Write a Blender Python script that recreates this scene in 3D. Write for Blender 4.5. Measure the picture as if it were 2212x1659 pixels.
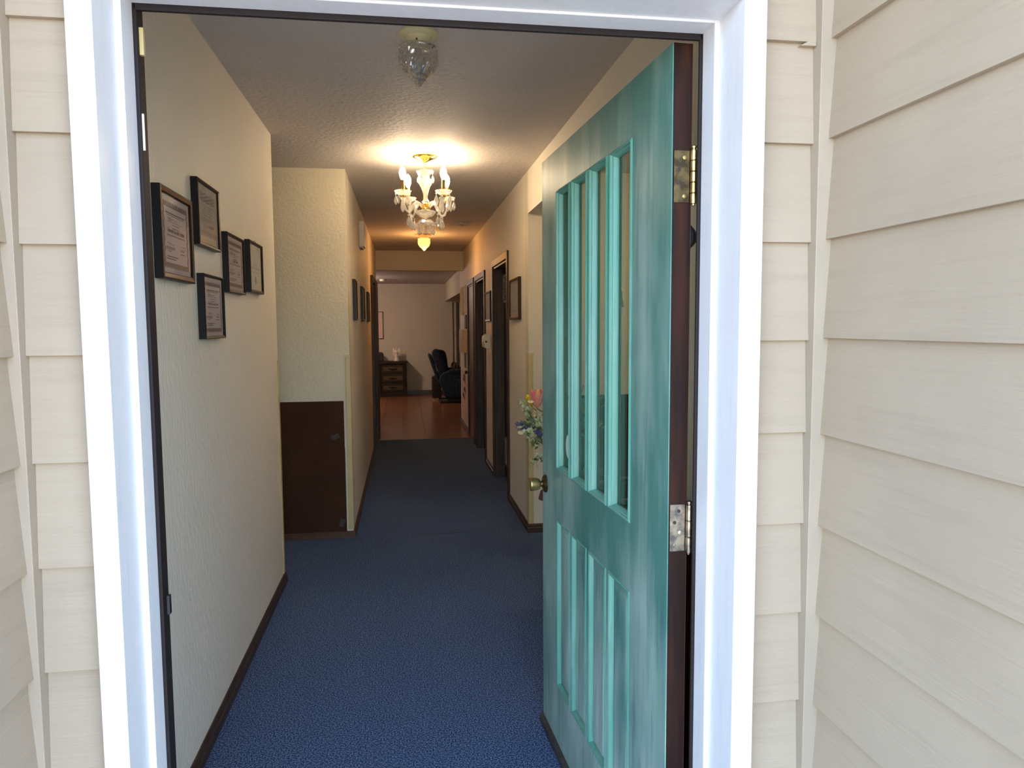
import bpy, bmesh, math, random
from mathutils import Vector, Matrix
R_ = random.Random(7)
PI = math.pi
C = bpy.context.scene.collection
SC = bpy.context.scene
for o in list(bpy.data.objects): bpy.data.objects.remove(o)

# ------------------------------------------------------------------ camera, sky, sun, exposure
EYE = 1.45
cam_d = bpy.data.cameras.new('camera'); cam = bpy.data.objects.new('camera', cam_d); C.objects.link(cam)
yaw, pit, rol = 0.147358, 0.081155, -0.006198
fw = Vector((math.sin(yaw)*math.cos(pit), math.cos(yaw)*math.cos(pit), -math.sin(pit)))
rt = Vector((math.cos(yaw), -math.sin(yaw), 0)); up = rt.cross(fw)
rt2 = math.cos(rol)*rt + math.sin(rol)*up; up2 = -math.sin(rol)*rt + math.cos(rol)*up
m = Matrix(((rt2.x, up2.x, -fw.x), (rt2.y, up2.y, -fw.y), (rt2.z, up2.z, -fw.z))).to_4x4()
m.translation = (0, 0, EYE)
cam.matrix_world = m
cam_d.sensor_fit = 'HORIZONTAL'; cam_d.sensor_width = 36; cam_d.lens = 1573.19/2212*36
cam_d.clip_start = 0.02; cam_d.clip_end = 200
SC.camera = cam

w = bpy.data.worlds.new('world'); SC.world = w; w.use_nodes = True
wn = w.node_tree.nodes; wl = w.node_tree.links
sky = wn.new('ShaderNodeTexSky'); sky.sky_type = 'NISHITA'; sky.sun_disc = False
sky.sun_elevation = math.radians(52); sky.sun_rotation = math.radians(20)
sky.air_density = 1.0; sky.dust_density = 1.6; sky.ozone_density = 1.0
wl.new(sky.outputs['Color'], wn['Background'].inputs['Color'])
wn['Background'].inputs['Strength'].default_value = 0.53

def light(name, kind, loc, energy, color, **k):
    d = bpy.data.lights.new(name, kind); d.energy = energy; d.color = color
    for a, b in k.items(): setattr(d, a, b)
    o = bpy.data.objects.new(name, d); o.location = loc; C.objects.link(o); return o
sun = light('sun', 'SUN', (0, 3, 8), 6.5, (1.0, 0.93, 0.82), angle=0.01)
sun.rotation_euler = Vector((0.25, 0.62, 0.95)).to_track_quat('Z', 'Y').to_euler()   # behind the house, the facade is in shade
SC.view_settings.view_transform = 'Standard'; SC.view_settings.look = 'None'
SC.view_settings.exposure = 1.9; SC.view_settings.gamma = 1.0
SC.view_settings.use_curve_mapping = False
CHAND_W, FAR_W, ROOM_W = 7.5, 2.8, 15.0

# ------------------------------------------------------------------ materials
MATS = {}
def mat(name, col, rough=0.5, metal=0.0, col2=None, cscale=8.0, cdetail=4.0, clo=0.4, chi=0.6,
        bump=0.0, bscale=200.0, bdetail=2.0, stretch=(1, 1, 1), bstretch=None, spec=0.5, emit=None, estr=0.0, wave=None, coat=0.0):
    if name in MATS: return MATS[name]
    mt = bpy.data.materials.new(name); mt.use_nodes = True; n = mt.node_tree.nodes; l = mt.node_tree.links
    b = n['Principled BSDF']
    b.inputs['Base Color'].default_value = (*col, 1); b.inputs['Roughness'].default_value = rough
    b.inputs['Metallic'].default_value = metal; b.inputs['Specular IOR Level'].default_value = spec
    b.inputs['Coat Weight'].default_value = coat
    if emit: b.inputs['Emission Color'].default_value = (*emit, 1); b.inputs['Emission Strength'].default_value = estr
    tc = n.new('ShaderNodeTexCoord')
    if col2 is not None:
        mp = n.new('ShaderNodeMapping'); mp.inputs['Scale'].default_value = stretch; l.new(tc.outputs['Object'], mp.inputs['Vector'])
        nz = n.new('ShaderNodeTexNoise'); nz.inputs['Scale'].default_value = cscale; nz.inputs['Detail'].default_value = cdetail
        l.new(mp.outputs['Vector'], nz.inputs['Vector'])
        r = n.new('ShaderNodeMapRange'); r.inputs[1].default_value = clo; r.inputs[2].default_value = chi
        l.new(nz.outputs['Fac'], r.inputs[0])
        mx = n.new('ShaderNodeMix'); mx.data_type = 'RGBA'; mx.inputs[6].default_value = (*col, 1); mx.inputs[7].default_value = (*col2, 1)
        l.new(r.outputs[0], mx.inputs[0]); l.new(mx.outputs[2], b.inputs['Base Color'])
    if bump:
        mp = n.new('ShaderNodeMapping'); mp.inputs['Scale'].default_value = bstretch or stretch; l.new(tc.outputs['Object'], mp.inputs['Vector'])
        nz = n.new('ShaderNodeTexNoise'); nz.inputs['Scale'].default_value = bscale; nz.inputs['Detail'].default_value = bdetail
        l.new(mp.outputs['Vector'], nz.inputs['Vector'])
        bp = n.new('ShaderNodeBump'); bp.inputs['Strength'].default_value = 1.0; bp.inputs['Distance'].default_value = bump
        l.new(nz.outputs['Fac'], bp.inputs['Height']); l.new(bp.outputs['Normal'], b.inputs['Normal'])
    MATS[name] = mt; return mt
def glassmat(name, tint=(1, 1, 1), refl=0.08, rough=0.0, edge=0.6, glow=0.0, gcol=(1, 1, 1)):
    mt = bpy.data.materials.new(name); mt.use_nodes = True; n = mt.node_tree.nodes; l = mt.node_tree.links
    n.remove(n['Principled BSDF']); out = n['Material Output']
    t = n.new('ShaderNodeBsdfTransparent'); t.inputs[0].default_value = (*tint, 1)
    g = n.new('ShaderNodeBsdfGlossy'); g.inputs['Roughness'].default_value = rough
    lw = n.new('ShaderNodeLayerWeight'); lw.inputs[0].default_value = 0.35
    r = n.new('ShaderNodeMapRange'); r.inputs[3].default_value = refl; r.inputs[4].default_value = edge; l.new(lw.outputs['Facing'], r.inputs[0])
    mx = n.new('ShaderNodeMixShader'); l.new(r.outputs[0], mx.inputs[0]); l.new(t.outputs[0], mx.inputs[1]); l.new(g.outputs[0], mx.inputs[2])
    l.new(mx.outputs[0], out.inputs[0]); MATS[name] = mt; return mt

M_side = mat('siding_paint', (0.405, 0.320, 0.228), 0.55, col2=(0.38, 0.298, 0.212), cscale=3, bump=0.0011, bscale=60, bdetail=8, stretch=(1, 1, 1), bstretch=(0.15, 0.15, 3.0))
M_side2 = mat('corner_strip_paint', (0.385, 0.308, 0.225), 0.55, col2=(0.36, 0.29, 0.212), cscale=5, bump=0.0008, bscale=70, bdetail=5)
M_trim = mat('white_trim_paint', (0.76, 0.75, 0.76), 0.4, col2=(0.73, 0.72, 0.74), cscale=4, bump=0.0003, bscale=120, bdetail=4, bstretch=(4, 4, 0.2))
M_strip = mat('weatherstrip_brown', (0.020, 0.014, 0.014), 0.6, spec=0.2)
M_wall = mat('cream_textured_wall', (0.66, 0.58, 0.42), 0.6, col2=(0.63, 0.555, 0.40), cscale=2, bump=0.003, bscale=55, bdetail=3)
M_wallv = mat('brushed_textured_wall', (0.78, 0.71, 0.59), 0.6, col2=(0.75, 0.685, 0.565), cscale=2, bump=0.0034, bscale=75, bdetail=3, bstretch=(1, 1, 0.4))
M_ceil = mat('ceiling_paint', (0.64, 0.575, 0.52), 0.7, col2=(0.61, 0.55, 0.50), cscale=2, bump=0.004, bscale=45, bdetail=3)
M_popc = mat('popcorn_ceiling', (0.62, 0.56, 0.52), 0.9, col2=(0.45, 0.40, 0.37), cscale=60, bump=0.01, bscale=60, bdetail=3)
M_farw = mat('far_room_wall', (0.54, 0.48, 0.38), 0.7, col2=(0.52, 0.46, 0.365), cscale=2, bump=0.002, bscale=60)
M_carpet = mat('blue_carpet', (0.018, 0.036, 0.080), 0.95, col2=(0.21, 0.30, 0.49), cscale=190, cdetail=4, clo=0.42, chi=0.66, bump=0.006, bscale=220, bdetail=2, spec=0.1)
M_base = mat('dark_brown_baseboard', (0.035, 0.017, 0.010), 0.4, col2=(0.06, 0.03, 0.017), cscale=20, stretch=(1, 1, 6))
M_base2 = mat('brown_wood_baseboard', (0.10, 0.04, 0.02), 0.4, col2=(0.06, 0.025, 0.012), cscale=20, stretch=(1, 8, 8))
M_panel = mat('brown_vinyl_panel', (0.060, 0.024, 0.012), 0.8, spec=0.1, col2=(0.050, 0.019, 0.010), cscale=3, bump=0.0004, bscale=150)
M_stick = mat('grey_tape', (0.035, 0.022, 0.018), 0.7, col2=(0.05, 0.035, 0.03), cscale=150)
M_guard = mat('tan_corner_guard', (0.55, 0.42, 0.19), 0.35, col2=(0.50, 0.38, 0.17), cscale=6)
M_teal = mat('teal_door_paint', (0.076, 0.220, 0.185), 0.38, col2=(0.38, 0.50, 0.44), cscale=4.5, cdetail=9, clo=0.42, chi=0.70, stretch=(1, 1, 0.35), bump=0.0004, bscale=40, bdetail=6, bstretch=(3, 3, 0.2))
M_teal2 = mat('teal_moulding_paint', (0.095, 0.31, 0.23), 0.38, col2=(0.18, 0.38, 0.30), cscale=9, cdetail=6, clo=0.4, chi=0.7, stretch=(1, 1, 0.3))
M_edge = mat('worn_brown_door_edge', (0.016, 0.007, 0.005), 0.55, spec=0.15, col2=(0.055, 0.017, 0.008), cscale=8, cdetail=6, clo=0.45, chi=0.8, stretch=(3, 3, 0.4), bump=0.0004, bscale=40)
M_back = mat('brown_door_back', (0.06, 0.025, 0.014), 0.45)
M_sweep = mat('dark_rubber_sweep', (0.03, 0.025, 0.022), 0.6, col2=(0.05, 0.045, 0.04), cscale=30)
M_brass = mat('aged_brass', (0.62, 0.44, 0.17), 0.36, 1.0, col2=(0.42, 0.29, 0.11), cscale=40, cdetail=5)
M_brass2 = mat('tarnished_brass', (0.17, 0.12, 0.055), 0.42, 1.0, col2=(0.07, 0.05, 0.03), cscale=50, cdetail=5)
M_steel = mat('worn_steel', (0.45, 0.38, 0.29), 0.35, 1.0, col2=(0.16, 0.15, 0.14), cscale=45, cdetail=5)
M_bright = mat('bright_screw', (0.8, 0.7, 0.55), 0.3, 1.0)
M_dscrew = mat('dark_screw_hole', (0.03, 0.02, 0.015), 0.6)
M_gold = mat('polished_brass', (0.95, 0.68, 0.22), 0.16, 1.0)
M_blackf = mat('black_frame', (0.006, 0.005, 0.005), 0.4, spec=0.3)
M_brownf = mat('dark_brown_frame', (0.030, 0.013, 0.008), 0.45, spec=0.25)
M_bronze = mat('bronze_frame_face', (0.15, 0.10, 0.075), 0.22, 0.6)
M_paper = mat('certificate_paper', (0.62, 0.52, 0.49), 0.7, col2=(0.59, 0.50, 0.47), cscale=10)
M_paper2 = mat('cream_certificate_paper', (0.60, 0.55, 0.46), 0.7)
M_print = mat('brown_print', (0.19, 0.125, 0.11), 0.8, col2=(0.26, 0.18, 0.16), cscale=120)
M_ink = mat('dark_ink', (0.07, 0.045, 0.04), 0.8)
M_ink2 = mat('grey_ink', (0.28, 0.23, 0.21), 0.8)
M_gseal = mat('gold_strip', (0.55, 0.42, 0.18), 0.4)
M_grey = mat('grey_print', (0.35, 0.31, 0.28), 0.6, col2=(0.42, 0.38, 0.34), cscale=15)
M_wood = mat('dark_stained_frame', (0.028, 0.016, 0.009), 0.45, spec=0.3, col2=(0.065, 0.036, 0.02), cscale=14, cdetail=6, stretch=(3, 3, 0.25), bump=0.0004, bscale=30, bstretch=(3, 3, 0.2))
M_woodr = mat('red_brown_door', (0.13, 0.045, 0.027), 0.3, col2=(0.055, 0.020, 0.012), cscale=9, cdetail=5, stretch=(3, 3, 0.3))
M_dark = mat('dark_door_leaf', (0.012, 0.008, 0.006), 0.6)
M_white = mat('ivory_plastic', (0.62, 0.55, 0.42), 0.4)
M_vent = mat('painted_vent', (0.42, 0.37, 0.32), 0.5)
M_vdark = mat('vent_gap', (0.03, 0.025, 0.02), 0.9)
M_cab = mat('dresser_wood', (0.018, 0.011, 0.006), 0.5, spec=0.2, col2=(0.032, 0.019, 0.010), cscale=18, stretch=(0.4, 2, 2))
M_draw = mat('drawer_inlay', (0.075, 0.045, 0.022), 0.5, spec=0.2, col2=(0.10, 0.062, 0.032), cscale=20, stretch=(0.3, 2, 2))
M_pull = mat('dark_bronze_pull', (0.02, 0.015, 0.01), 0.4, 0.8)
M_blackp = mat('black_plastic', (0.010, 0.009, 0.010), 0.35)
M_stat = mat('figurine_stone', (0.90, 0.76, 0.66), 0.6, col2=(0.72, 0.56, 0.46), cscale=60)
M_navy = mat('navy_velvet', (0.010, 0.017, 0.030), 0.75, col2=(0.022, 0.034, 0.054), cscale=20, spec=0.3)
M_rcl = mat('dark_brown_upholstery', (0.10, 0.06, 0.045), 0.6)
M_pil = mat('striped_pillow', (0.40, 0.33, 0.26), 0.8, col2=(0.05, 0.04, 0.035), cscale=22, clo=0.45, chi=0.55, stretch=(2, 1, 0.6))
M_tile = mat('parquet_vinyl', (0.30, 0.125, 0.060), 0.24, col2=(0.13, 0.045, 0.022), cscale=5, cdetail=6, clo=0.38, chi=0.64, stretch=(0.5, 7, 1), spec=0.5, bump=0.0003, bscale=20, bstretch=(.5, 6, 1))
M_sub = mat('subfloor', (0.06, 0.025, 0.015), 0.6)
M_curt = mat('grey_curtain', (0.42, 0.38, 0.32), 0.8, col2=(0.38, 0.34, 0.28), cscale=10)
M_yell = mat('yellow_sheet', (0.75, 0.52, 0.05), 0.7, col2=(0.42, 0.30, 0.08), cscale=40)
M_pink = mat('pinkish_paper', (0.72, 0.50, 0.44), 0.8, col2=(0.66, 0.47, 0.42), cscale=6)
M_stripe = mat('red_striped_cover', (0.35, 0.08, 0.07), 0.6)
M_box = mat('beige_box', (0.52, 0.42, 0.27), 0.5)
M_tulip = mat('tulip_coral', (0.85, 0.20, 0.10), 0.5, col2=(0.85, 0.42, 0.22), cscale=25, clo=0.4, chi=0.65, stretch=(1, 1, 0.4))
M_tulip2 = mat('tulip_pink', (0.80, 0.16, 0.18), 0.5, col2=(0.88, 0.50, 0.38), cscale=25, clo=0.4, chi=0.65, stretch=(1, 1, 0.4))
M_yel = mat('yellow_petal', (0.75, 0.55, 0.03), 0.5)
M_wht = mat('pale_green_petal', (0.42, 0.50, 0.22), 0.6, col2=(0.72, 0.74, 0.52), cscale=40)
M_blue = mat('blue_violet_petal', (0.06, 0.062, 0.17), 0.6, col2=(0.12, 0.12, 0.28), cscale=60)
M_leaf = mat('leaf_green', (0.09, 0.15, 0.045), 0.5, col2=(0.17, 0.24, 0.09), cscale=30)
M_vase = mat('dark_green_vase', (0.02, 0.035, 0.03), 0.2)
M_chair = mat('red_brown_chair_wood', (0.14, 0.04, 0.022), 0.28, col2=(0.09, 0.025, 0.014), cscale=20, stretch=(1, 1, 4))
M_cush = mat('grey_cushion', (0.16, 0.16, 0.17), 0.8)
M_conc = mat('concrete_porch', (0.42, 0.40, 0.37), 0.85, col2=(0.36, 0.345, 0.32), cscale=6, bump=0.001, bscale=80)
M_grass = mat('gravel_drive', (0.42, 0.37, 0.30), 0.9, col2=(0.34, 0.30, 0.24), cscale=3, bump=0.01, bscale=60)
M_roof = mat('roof_boards', (0.55, 0.50, 0.42), 0.7)
M_bulb = mat('lit_bulb', (1, 0.9, 0.75), 0.4, emit=(1.0, 0.78, 0.50), estr=30)
M_orange = mat('lit_amber_shade', (1, 0.6, 0.2), 0.4, emit=(1.0, 0.50, 0.13), estr=0.55)
M_glow = mat('lit_ceiling_lamp', (1, 0.9, 0.8), 0.4, emit=(1.0, 0.78, 0.62), estr=10)
M_glow2 = mat('side_fill_glow', (1, 0.9, 0.8), 0.4, emit=(1.0, 0.80, 0.60), estr=1.5)  # glowing shade of the lamp added in the side room
M_cream = mat('cream_metal', (0.74, 0.64, 0.36), 0.4)
M_silver = mat('silver_sticker', (0.62, 0.66, 0.66), 0.45)
G_pane = glassmat('door_glass', (0.88, 0.89, 0.82), 0.04, 0.02, 0.20)
G_frame = glassmat('frame_glass', (0.95, 0.95, 0.95), 0.035, 0.03, 0.14)
G_cut = glassmat('cut_glass', (0.92, 0.92, 0.90), 0.22, 0.05, 0.85)
G_crys = glassmat('crystal', (0.93, 0.92, 0.90), 0.20, 0.05, 0.85)
def add_milk(mt, f, col):
    n = mt.node_tree.nodes; l = mt.node_tree.links; out = n['Material Output']; src = out.inputs[0].links[0].from_socket
    t = n.new('ShaderNodeBsdfTranslucent'); t.inputs[0].default_value = (*col, 1); d = n.new('ShaderNodeBsdfDiffuse'); d.inputs[0].default_value = (*col, 1)
    a = n.new('ShaderNodeMixShader'); a.inputs[0].default_value = .5; l.new(t.outputs[0], a.inputs[1]); l.new(d.outputs[0], a.inputs[2])
    b = n.new('ShaderNodeMixShader'); b.inputs[0].default_value = f; l.new(src, b.inputs[1]); l.new(a.outputs[0], b.inputs[2]); l.new(b.outputs[0], out.inputs[0])
add_milk(G_crys, 0.22, (0.95, 0.93, 0.88)); add_milk(G_cut, 0.05, (0.9, 0.9, 0.88))
# fine vertical streaks and darker rubbed places in the green paint
def streak(mt, sc, dark, amt):
    n = mt.node_tree.nodes; l = mt.node_tree.links; b = n['Principled BSDF']; src = b.inputs['Base Color'].links[0].from_socket
    tc = n.new('ShaderNodeTexCoord'); mp = n.new('ShaderNodeMapping'); mp.inputs['Scale'].default_value = sc; l.new(tc.outputs['Object'], mp.inputs['Vector'])
    z = n.new('ShaderNodeTexNoise'); z.inputs['Scale'].default_value = 1.0; z.inputs['Detail'].default_value = 8; z.inputs['Roughness'].default_value = 0.65; l.new(mp.outputs['Vector'], z.inputs['Vector'])
    r_ = n.new('ShaderNodeMapRange'); r_.inputs[1].default_value = 0.50; r_.inputs[2].default_value = 0.78; r_.inputs[4].default_value = amt; l.new(z.outputs['Fac'], r_.inputs[0])
    mx = n.new('ShaderNodeMix'); mx.data_type = 'RGBA'; l.new(r_.outputs[0], mx.inputs[0]); l.new(src, mx.inputs[6]); mx.inputs[7].default_value = (*dark, 1); l.new(mx.outputs[2], b.inputs['Base Color'])
streak(M_teal, (45, 45, 3.2), (0.03, 0.13, 0.125), 0.9); streak(M_teal2, (60, 60, 4), (0.04, 0.16, 0.12), 0.7)
streak(M_side, (2.5, 2.5, 40), (0.30, 0.235, 0.165), 0.45); streak(M_trim, (60, 60, 6), (0.60, 0.60, 0.62), 0.5)
# green paint pales towards the door foot: sky light painted in with chalky wear
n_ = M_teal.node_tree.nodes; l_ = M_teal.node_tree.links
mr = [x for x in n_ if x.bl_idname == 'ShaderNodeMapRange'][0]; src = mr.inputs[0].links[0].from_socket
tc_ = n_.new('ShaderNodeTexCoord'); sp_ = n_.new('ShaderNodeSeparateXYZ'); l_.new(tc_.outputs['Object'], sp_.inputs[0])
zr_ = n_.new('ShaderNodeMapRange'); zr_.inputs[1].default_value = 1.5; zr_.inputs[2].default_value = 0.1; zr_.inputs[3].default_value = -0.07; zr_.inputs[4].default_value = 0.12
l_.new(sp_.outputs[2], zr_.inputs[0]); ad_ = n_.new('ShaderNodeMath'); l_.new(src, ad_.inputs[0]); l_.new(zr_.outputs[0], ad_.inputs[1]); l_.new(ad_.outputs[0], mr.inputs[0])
# wavy bump on the cut glass
def add_bump(mt, scale, dist, kind='noise'):
    n = mt.node_tree.nodes; l = mt.node_tree.links
    tc = n.new('ShaderNodeTexCoord'); t = n.new('ShaderNodeTexVoronoi'); t.inputs['Scale'].default_value = scale
    l.new(tc.outputs['Object'], t.inputs['Vector']); bp = n.new('ShaderNodeBump'); bp.inputs['Distance'].default_value = dist
    l.new(t.outputs['Distance'], bp.inputs['Height'])
    for x in n:
        if x.bl_idname in ('ShaderNodeBsdfGlossy', 'ShaderNodeLayerWeight'): l.new(bp.outputs['Normal'], x.inputs['Normal'])
add_bump(G_cut, 62, 0.014)

# ------------------------------------------------------------------ geometry helpers
class G:
    def __init__(s): s.b = bmesh.new()
    def box(s, x0, x1, y0, y1, z0, z1, mtx=None):
        v = [s.b.verts.new(Vector(p)) for p in [(x0, y0, z0), (x1, y0, z0), (x1, y1, z0), (x0, y1, z0), (x0, y0, z1), (x1, y0, z1), (x1, y1, z1), (x0, y1, z1)]]
        if mtx: 
            for q in v: q.co = mtx @ q.co
        for f in [(0, 3, 2, 1), (4, 5, 6, 7), (0, 1, 5, 4), (1, 2, 6, 5), (2, 3, 7, 6), (3, 0, 4, 7)]: s.b.faces.new([v[i] for i in f])
        return s
    def prism(s, pts, axis, a0, a1, mtx=None):
        """closed outline swept along an axis; pts are the other two coordinates in xyz order"""
        def P(p, a): return {'x': (a, p[0], p[1]), 'y': (p[0], a, p[1]), 'z': (p[0], p[1], a)}[axis]
        A = [s.b.verts.new(P(p, a0)) for p in pts]; B = [s.b.verts.new(P(p, a1)) for p in pts]
        if mtx:
            for q in A+B: q.co = mtx @ q.co
        n = len(pts)
        for i in range(n): s.b.faces.new((A[i], A[(i+1) % n], B[(i+1) % n], B[i]))
        s.b.faces.new(A[::-1]); s.b.faces.new(B); return s
    def lathe(s, prof, c=(0, 0, 0), seg=20, mtx=None, cap=True, wob=None):
        rings = []
        for r, z in prof:
            ring = []
            for i in range(seg):
                a = 2*PI*i/seg; rr = r*(wob(a, z) if wob else 1)
                p = Vector((c[0]+rr*math.cos(a), c[1]+rr*math.sin(a), c[2]+z)); ring.append(s.b.verts.new(mtx @ p if mtx else p))
            rings.append(ring)
        for a, b in zip(rings, rings[1:]):
            for i in range(seg): s.b.faces.new((a[i], a[(i+1) % seg], b[(i+1) % seg], b[i]))
        if cap: s.b.faces.new(rings[0][::-1]); s.b.faces.new(rings[-1])
        return s
    def tube(s, pts, r, seg=8, cap=True):
        pts = [Vector(p) for p in pts]; rings = []; n = len(pts)
        rr = r if isinstance(r, (list, tuple)) else [r]*n
        ref = None
        for i, p in enumerate(pts):
            t = (pts[min(i+1, n-1)]-pts[max(i-1, 0)]).normalized()
            if ref is None: ref = t.orthogonal().normalized()
            u = (ref - t*ref.dot(t)).normalized(); ref = u; v = t.cross(u)
            rings.append([s.b.verts.new(p+(u*math.cos(2*PI*k/seg)+v*math.sin(2*PI*k/seg))*rr[i]) for k in range(seg)])
        for a, b in zip(rings, rings[1:]):
            for i in range(seg): s.b.faces.new((a[i], a[(i+1) % seg], b[(i+1) % seg], b[i]))
        if cap: s.b.faces.new(rings[0][::-1]); s.b.faces.new(rings[-1])
        return s
    def poly(s, pts):
        s.b.faces.new([s.b.verts.new(p) for p in pts]); return s
    def ell(s, c, rx, ry, rz, seg=10, rings=6, mtx=None):
        prof = [(max(math.sin(PI*i/rings), 0.02), -math.cos(PI*i/rings)) for i in range(rings+1)]
        mm = Matrix.Translation(c) @ (mtx or Matrix()) @ Matrix.Diagonal((rx, ry, rz, 1))
        return s.lathe(prof, seg=seg, mtx=mm)
    def make(s, name, mt, parent=None, smooth=False, bevel=0.0, loc=None, rot=None):
        bmesh.ops.recalc_face_normals(s.b, faces=s.b.faces)
        me = bpy.data.meshes.new(name); s.b.to_mesh(me); s.b.free(); me.materials.append(mt)
        if smooth: 
            for p in me.polygons: p.use_smooth = True
            me.set_sharp_from_angle(angle=math.radians(40))
        o = bpy.data.objects.new(name, me); C.objects.link(o)
        if loc: o.location = loc
        if rot: o.rotation_euler = rot
        if parent: o.parent = parent
        if bevel:
            bv = o.modifiers.new('edge', 'BEVEL'); bv.width = bevel; bv.segments = 2; bv.limit_method = 'ANGLE'
        return o
def thing(name, label, cat, loc=(0, 0, 0), rotz=0, group=None):
    o = bpy.data.objects.new(name, None); C.objects.link(o); o.location = loc; o.rotation_euler = (0, 0, rotz)
    o['label'] = label; o['category'] = cat
    if group: o['group'] = group
    o.empty_display_size = 0.1
    return o
def tag(o, label, cat, group=None):
    o['label'] = label; o['category'] = cat
    if group: o['group'] = group
    return o
def struct(o, label=None):
    o['kind'] = 'structure'
    if label: o['label'] = label
    return o
def lab(o, label): o['label'] = label; return o
def root(name, label=None):
    o = bpy.data.objects.new(name, None); C.objects.link(o); o['kind'] = 'structure'
    if label: o['label'] = label
    return o
def wallbox(name, x0, x1, y0, y1, z0, z1, mt, label=None):
    return struct(G().box(x0, x1, y0, y1, z0, z1).make(name, mt), label)
K = 0.975                                   # scale of the entrance about the eye
def kz(z): return EYE + K*(z-EYE)

# ------------------------------------------------------------------ setting: interior shell
HC = 2.483
XL, XB, XR = -0.69, -0.362, 0.848           # near left wall, narrowed left wall, right wall
YI = 1.41                                   # inner face of the entrance wall
floor = wallbox('floor', -3.0, 2.6, 1.30, 9.27, -0.06, 0.0, M_carpet, 'blue carpet running down the hallway from the front door')
G().tube([(x, 5.0+0.004*math.sin(x*9)+0.04*(x+.1)*0.3, 0.0) for x in [0.08+0.06*i for i in range(10)]], 0.0022, 4).make('carpet_seam', M_stick, floor)
wallbox('ceiling', -3.0, 2.6, 1.32, 10.33, HC, HC+0.12, M_ceil, 'hallway ceiling with a brushed texture')
wallbox('wall_left', -0.81, XL, YI, 4.176, 0, HC, M_wallv, 'near hallway wall where the certificates hang')
wallbox('wall_niche', -3.0, XB, 5.02, 5.14, 0, HC, M_wall, 'cream wall facing the entrance above the brown panel')
wallbox('wall_hall_left', -0.48, XB, 5.14, 10.33, 0, HC, M_wallv, 'narrowed hallway wall with the three small frames')
wallbox('wall_side_passage', -3.1, -3.0, 1.4, 5.14, 0, HC, M_wall)
# right side: solid near part, opening with header, then the long wall with recessed doorways
wr = G().box(XR, 0.97, YI, 2.45, 0, HC).box(XR, 0.97, 2.45, 4.93, 2.20, HC)
struct(wr.make('wall_right', M_wallv), 'hallway wall and header behind the open front door')
wallbox('wall_right_passage', XR, 2.6, 4.93, 5.05, 0, HC, M_wall, 'cream wall facing the entrance beyond the open door')
wallbox('wall_right_room', 2.6, 2.72, 1.4, 5.05, 0, HC, M_wall)
# hall right wall with three openings
D1, D2, D3 = (5.91, 6.84, 1.985), (7.60, 8.52, 1.955), (8.80, 9.55, 1.955)
hr = G(); y = 5.05
for a, b, t in (D1, D2, D3):
    hr.box(XR, 0.99, y, a, 0, HC); hr.box(XR, 0.99, a, b, t, HC); y = b
hr.box(XR, 0.99, y, 10.95, 0, HC)
struct(hr.make('wall_hall_right', M_wallv), 'long hallway wall with the dark doorways')
struct(G().box(XB-0.3, 1.3, 10.33, 10.45, 2.215, HC).make('wall_header', M_wall), 'header above the end of the hallway')
# entrance wall, inner side
wi = G().box(-3.0, -0.53, 1.33, YI, -0.1, HC+0.1).box(0.66, 2.6, 1.33, YI, -0.1, HC+0.1).box(-0.53, 0.66, 1.33, YI, 2.06, HC+0.1)
struct(wi.make('wall_front', M_wall), 'entrance wall seen from outside and inside')
# far room
FR = 2.31; FY = 15.404
struct(G().box(-3.6, 3.4, 9.27, FY, -0.06, -0.004).make('floor_far_room', M_sub))
ffr = bpy.data.objects['floor_far_room']
me_t = None; T = 0.305; tcount = 0
for j in range(20):
    for i in range(-9, 11):
        x0, y0 = i*T-0.03, 9.27+j*T
        if x0 < -2.8 or x0 > 3.1 or y0+T > FY: continue
        ang = math.atan2(x0+T/2, y0)
        if ang < -0.075 or ang > 0.125: continue
        if me_t is None:
            g = G().box(0.0018, T-0.0018, 0.0018, T-0.0018, -0.004, 0.0)
            o = g.make('floor_tile', M_tile, ffr); me_t = o.data; o.location = (x0, y0, 0)
        else:
            o = bpy.data.objects.new('floor_tile', me_t); C.objects.link(o); o.parent = ffr; o.location = (x0, y0, 0)
        o.location.z = 0.0004*R_.random()
        tcount += 1
# un-tiled remainder of the vinyl floor outside the sight line
gg = G().box(-3.6, -1.45, 9.27, FY, -0.004, -0.0005).box(2.4, 3.4, 9.27, FY, -0.004, -0.0005)
gg.make('floor_vinyl', M_tile, ffr)
wallbox('ceiling_far_room', -3.6, 3.4, 10.45, FY, FR, FR+0.12, M_popc, 'popcorn ceiling of the far room')
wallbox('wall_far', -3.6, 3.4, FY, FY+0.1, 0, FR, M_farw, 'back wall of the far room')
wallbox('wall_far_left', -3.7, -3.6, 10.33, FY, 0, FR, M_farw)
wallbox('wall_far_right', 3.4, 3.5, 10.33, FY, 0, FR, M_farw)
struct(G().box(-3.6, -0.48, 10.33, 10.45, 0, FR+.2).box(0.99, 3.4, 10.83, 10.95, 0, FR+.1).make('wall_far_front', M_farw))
struct(G().box(0.874, 3.4, 10.96, FY, 1.948, FR).make('trim_soffit', M_farw), 'boxed soffit at the right of the far room ceiling')
G().box(-3.6, 0.874, FY-0.012, FY, 0, 0.09).make('baseboard_far', M_base)['kind'] = 'structure'

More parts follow.
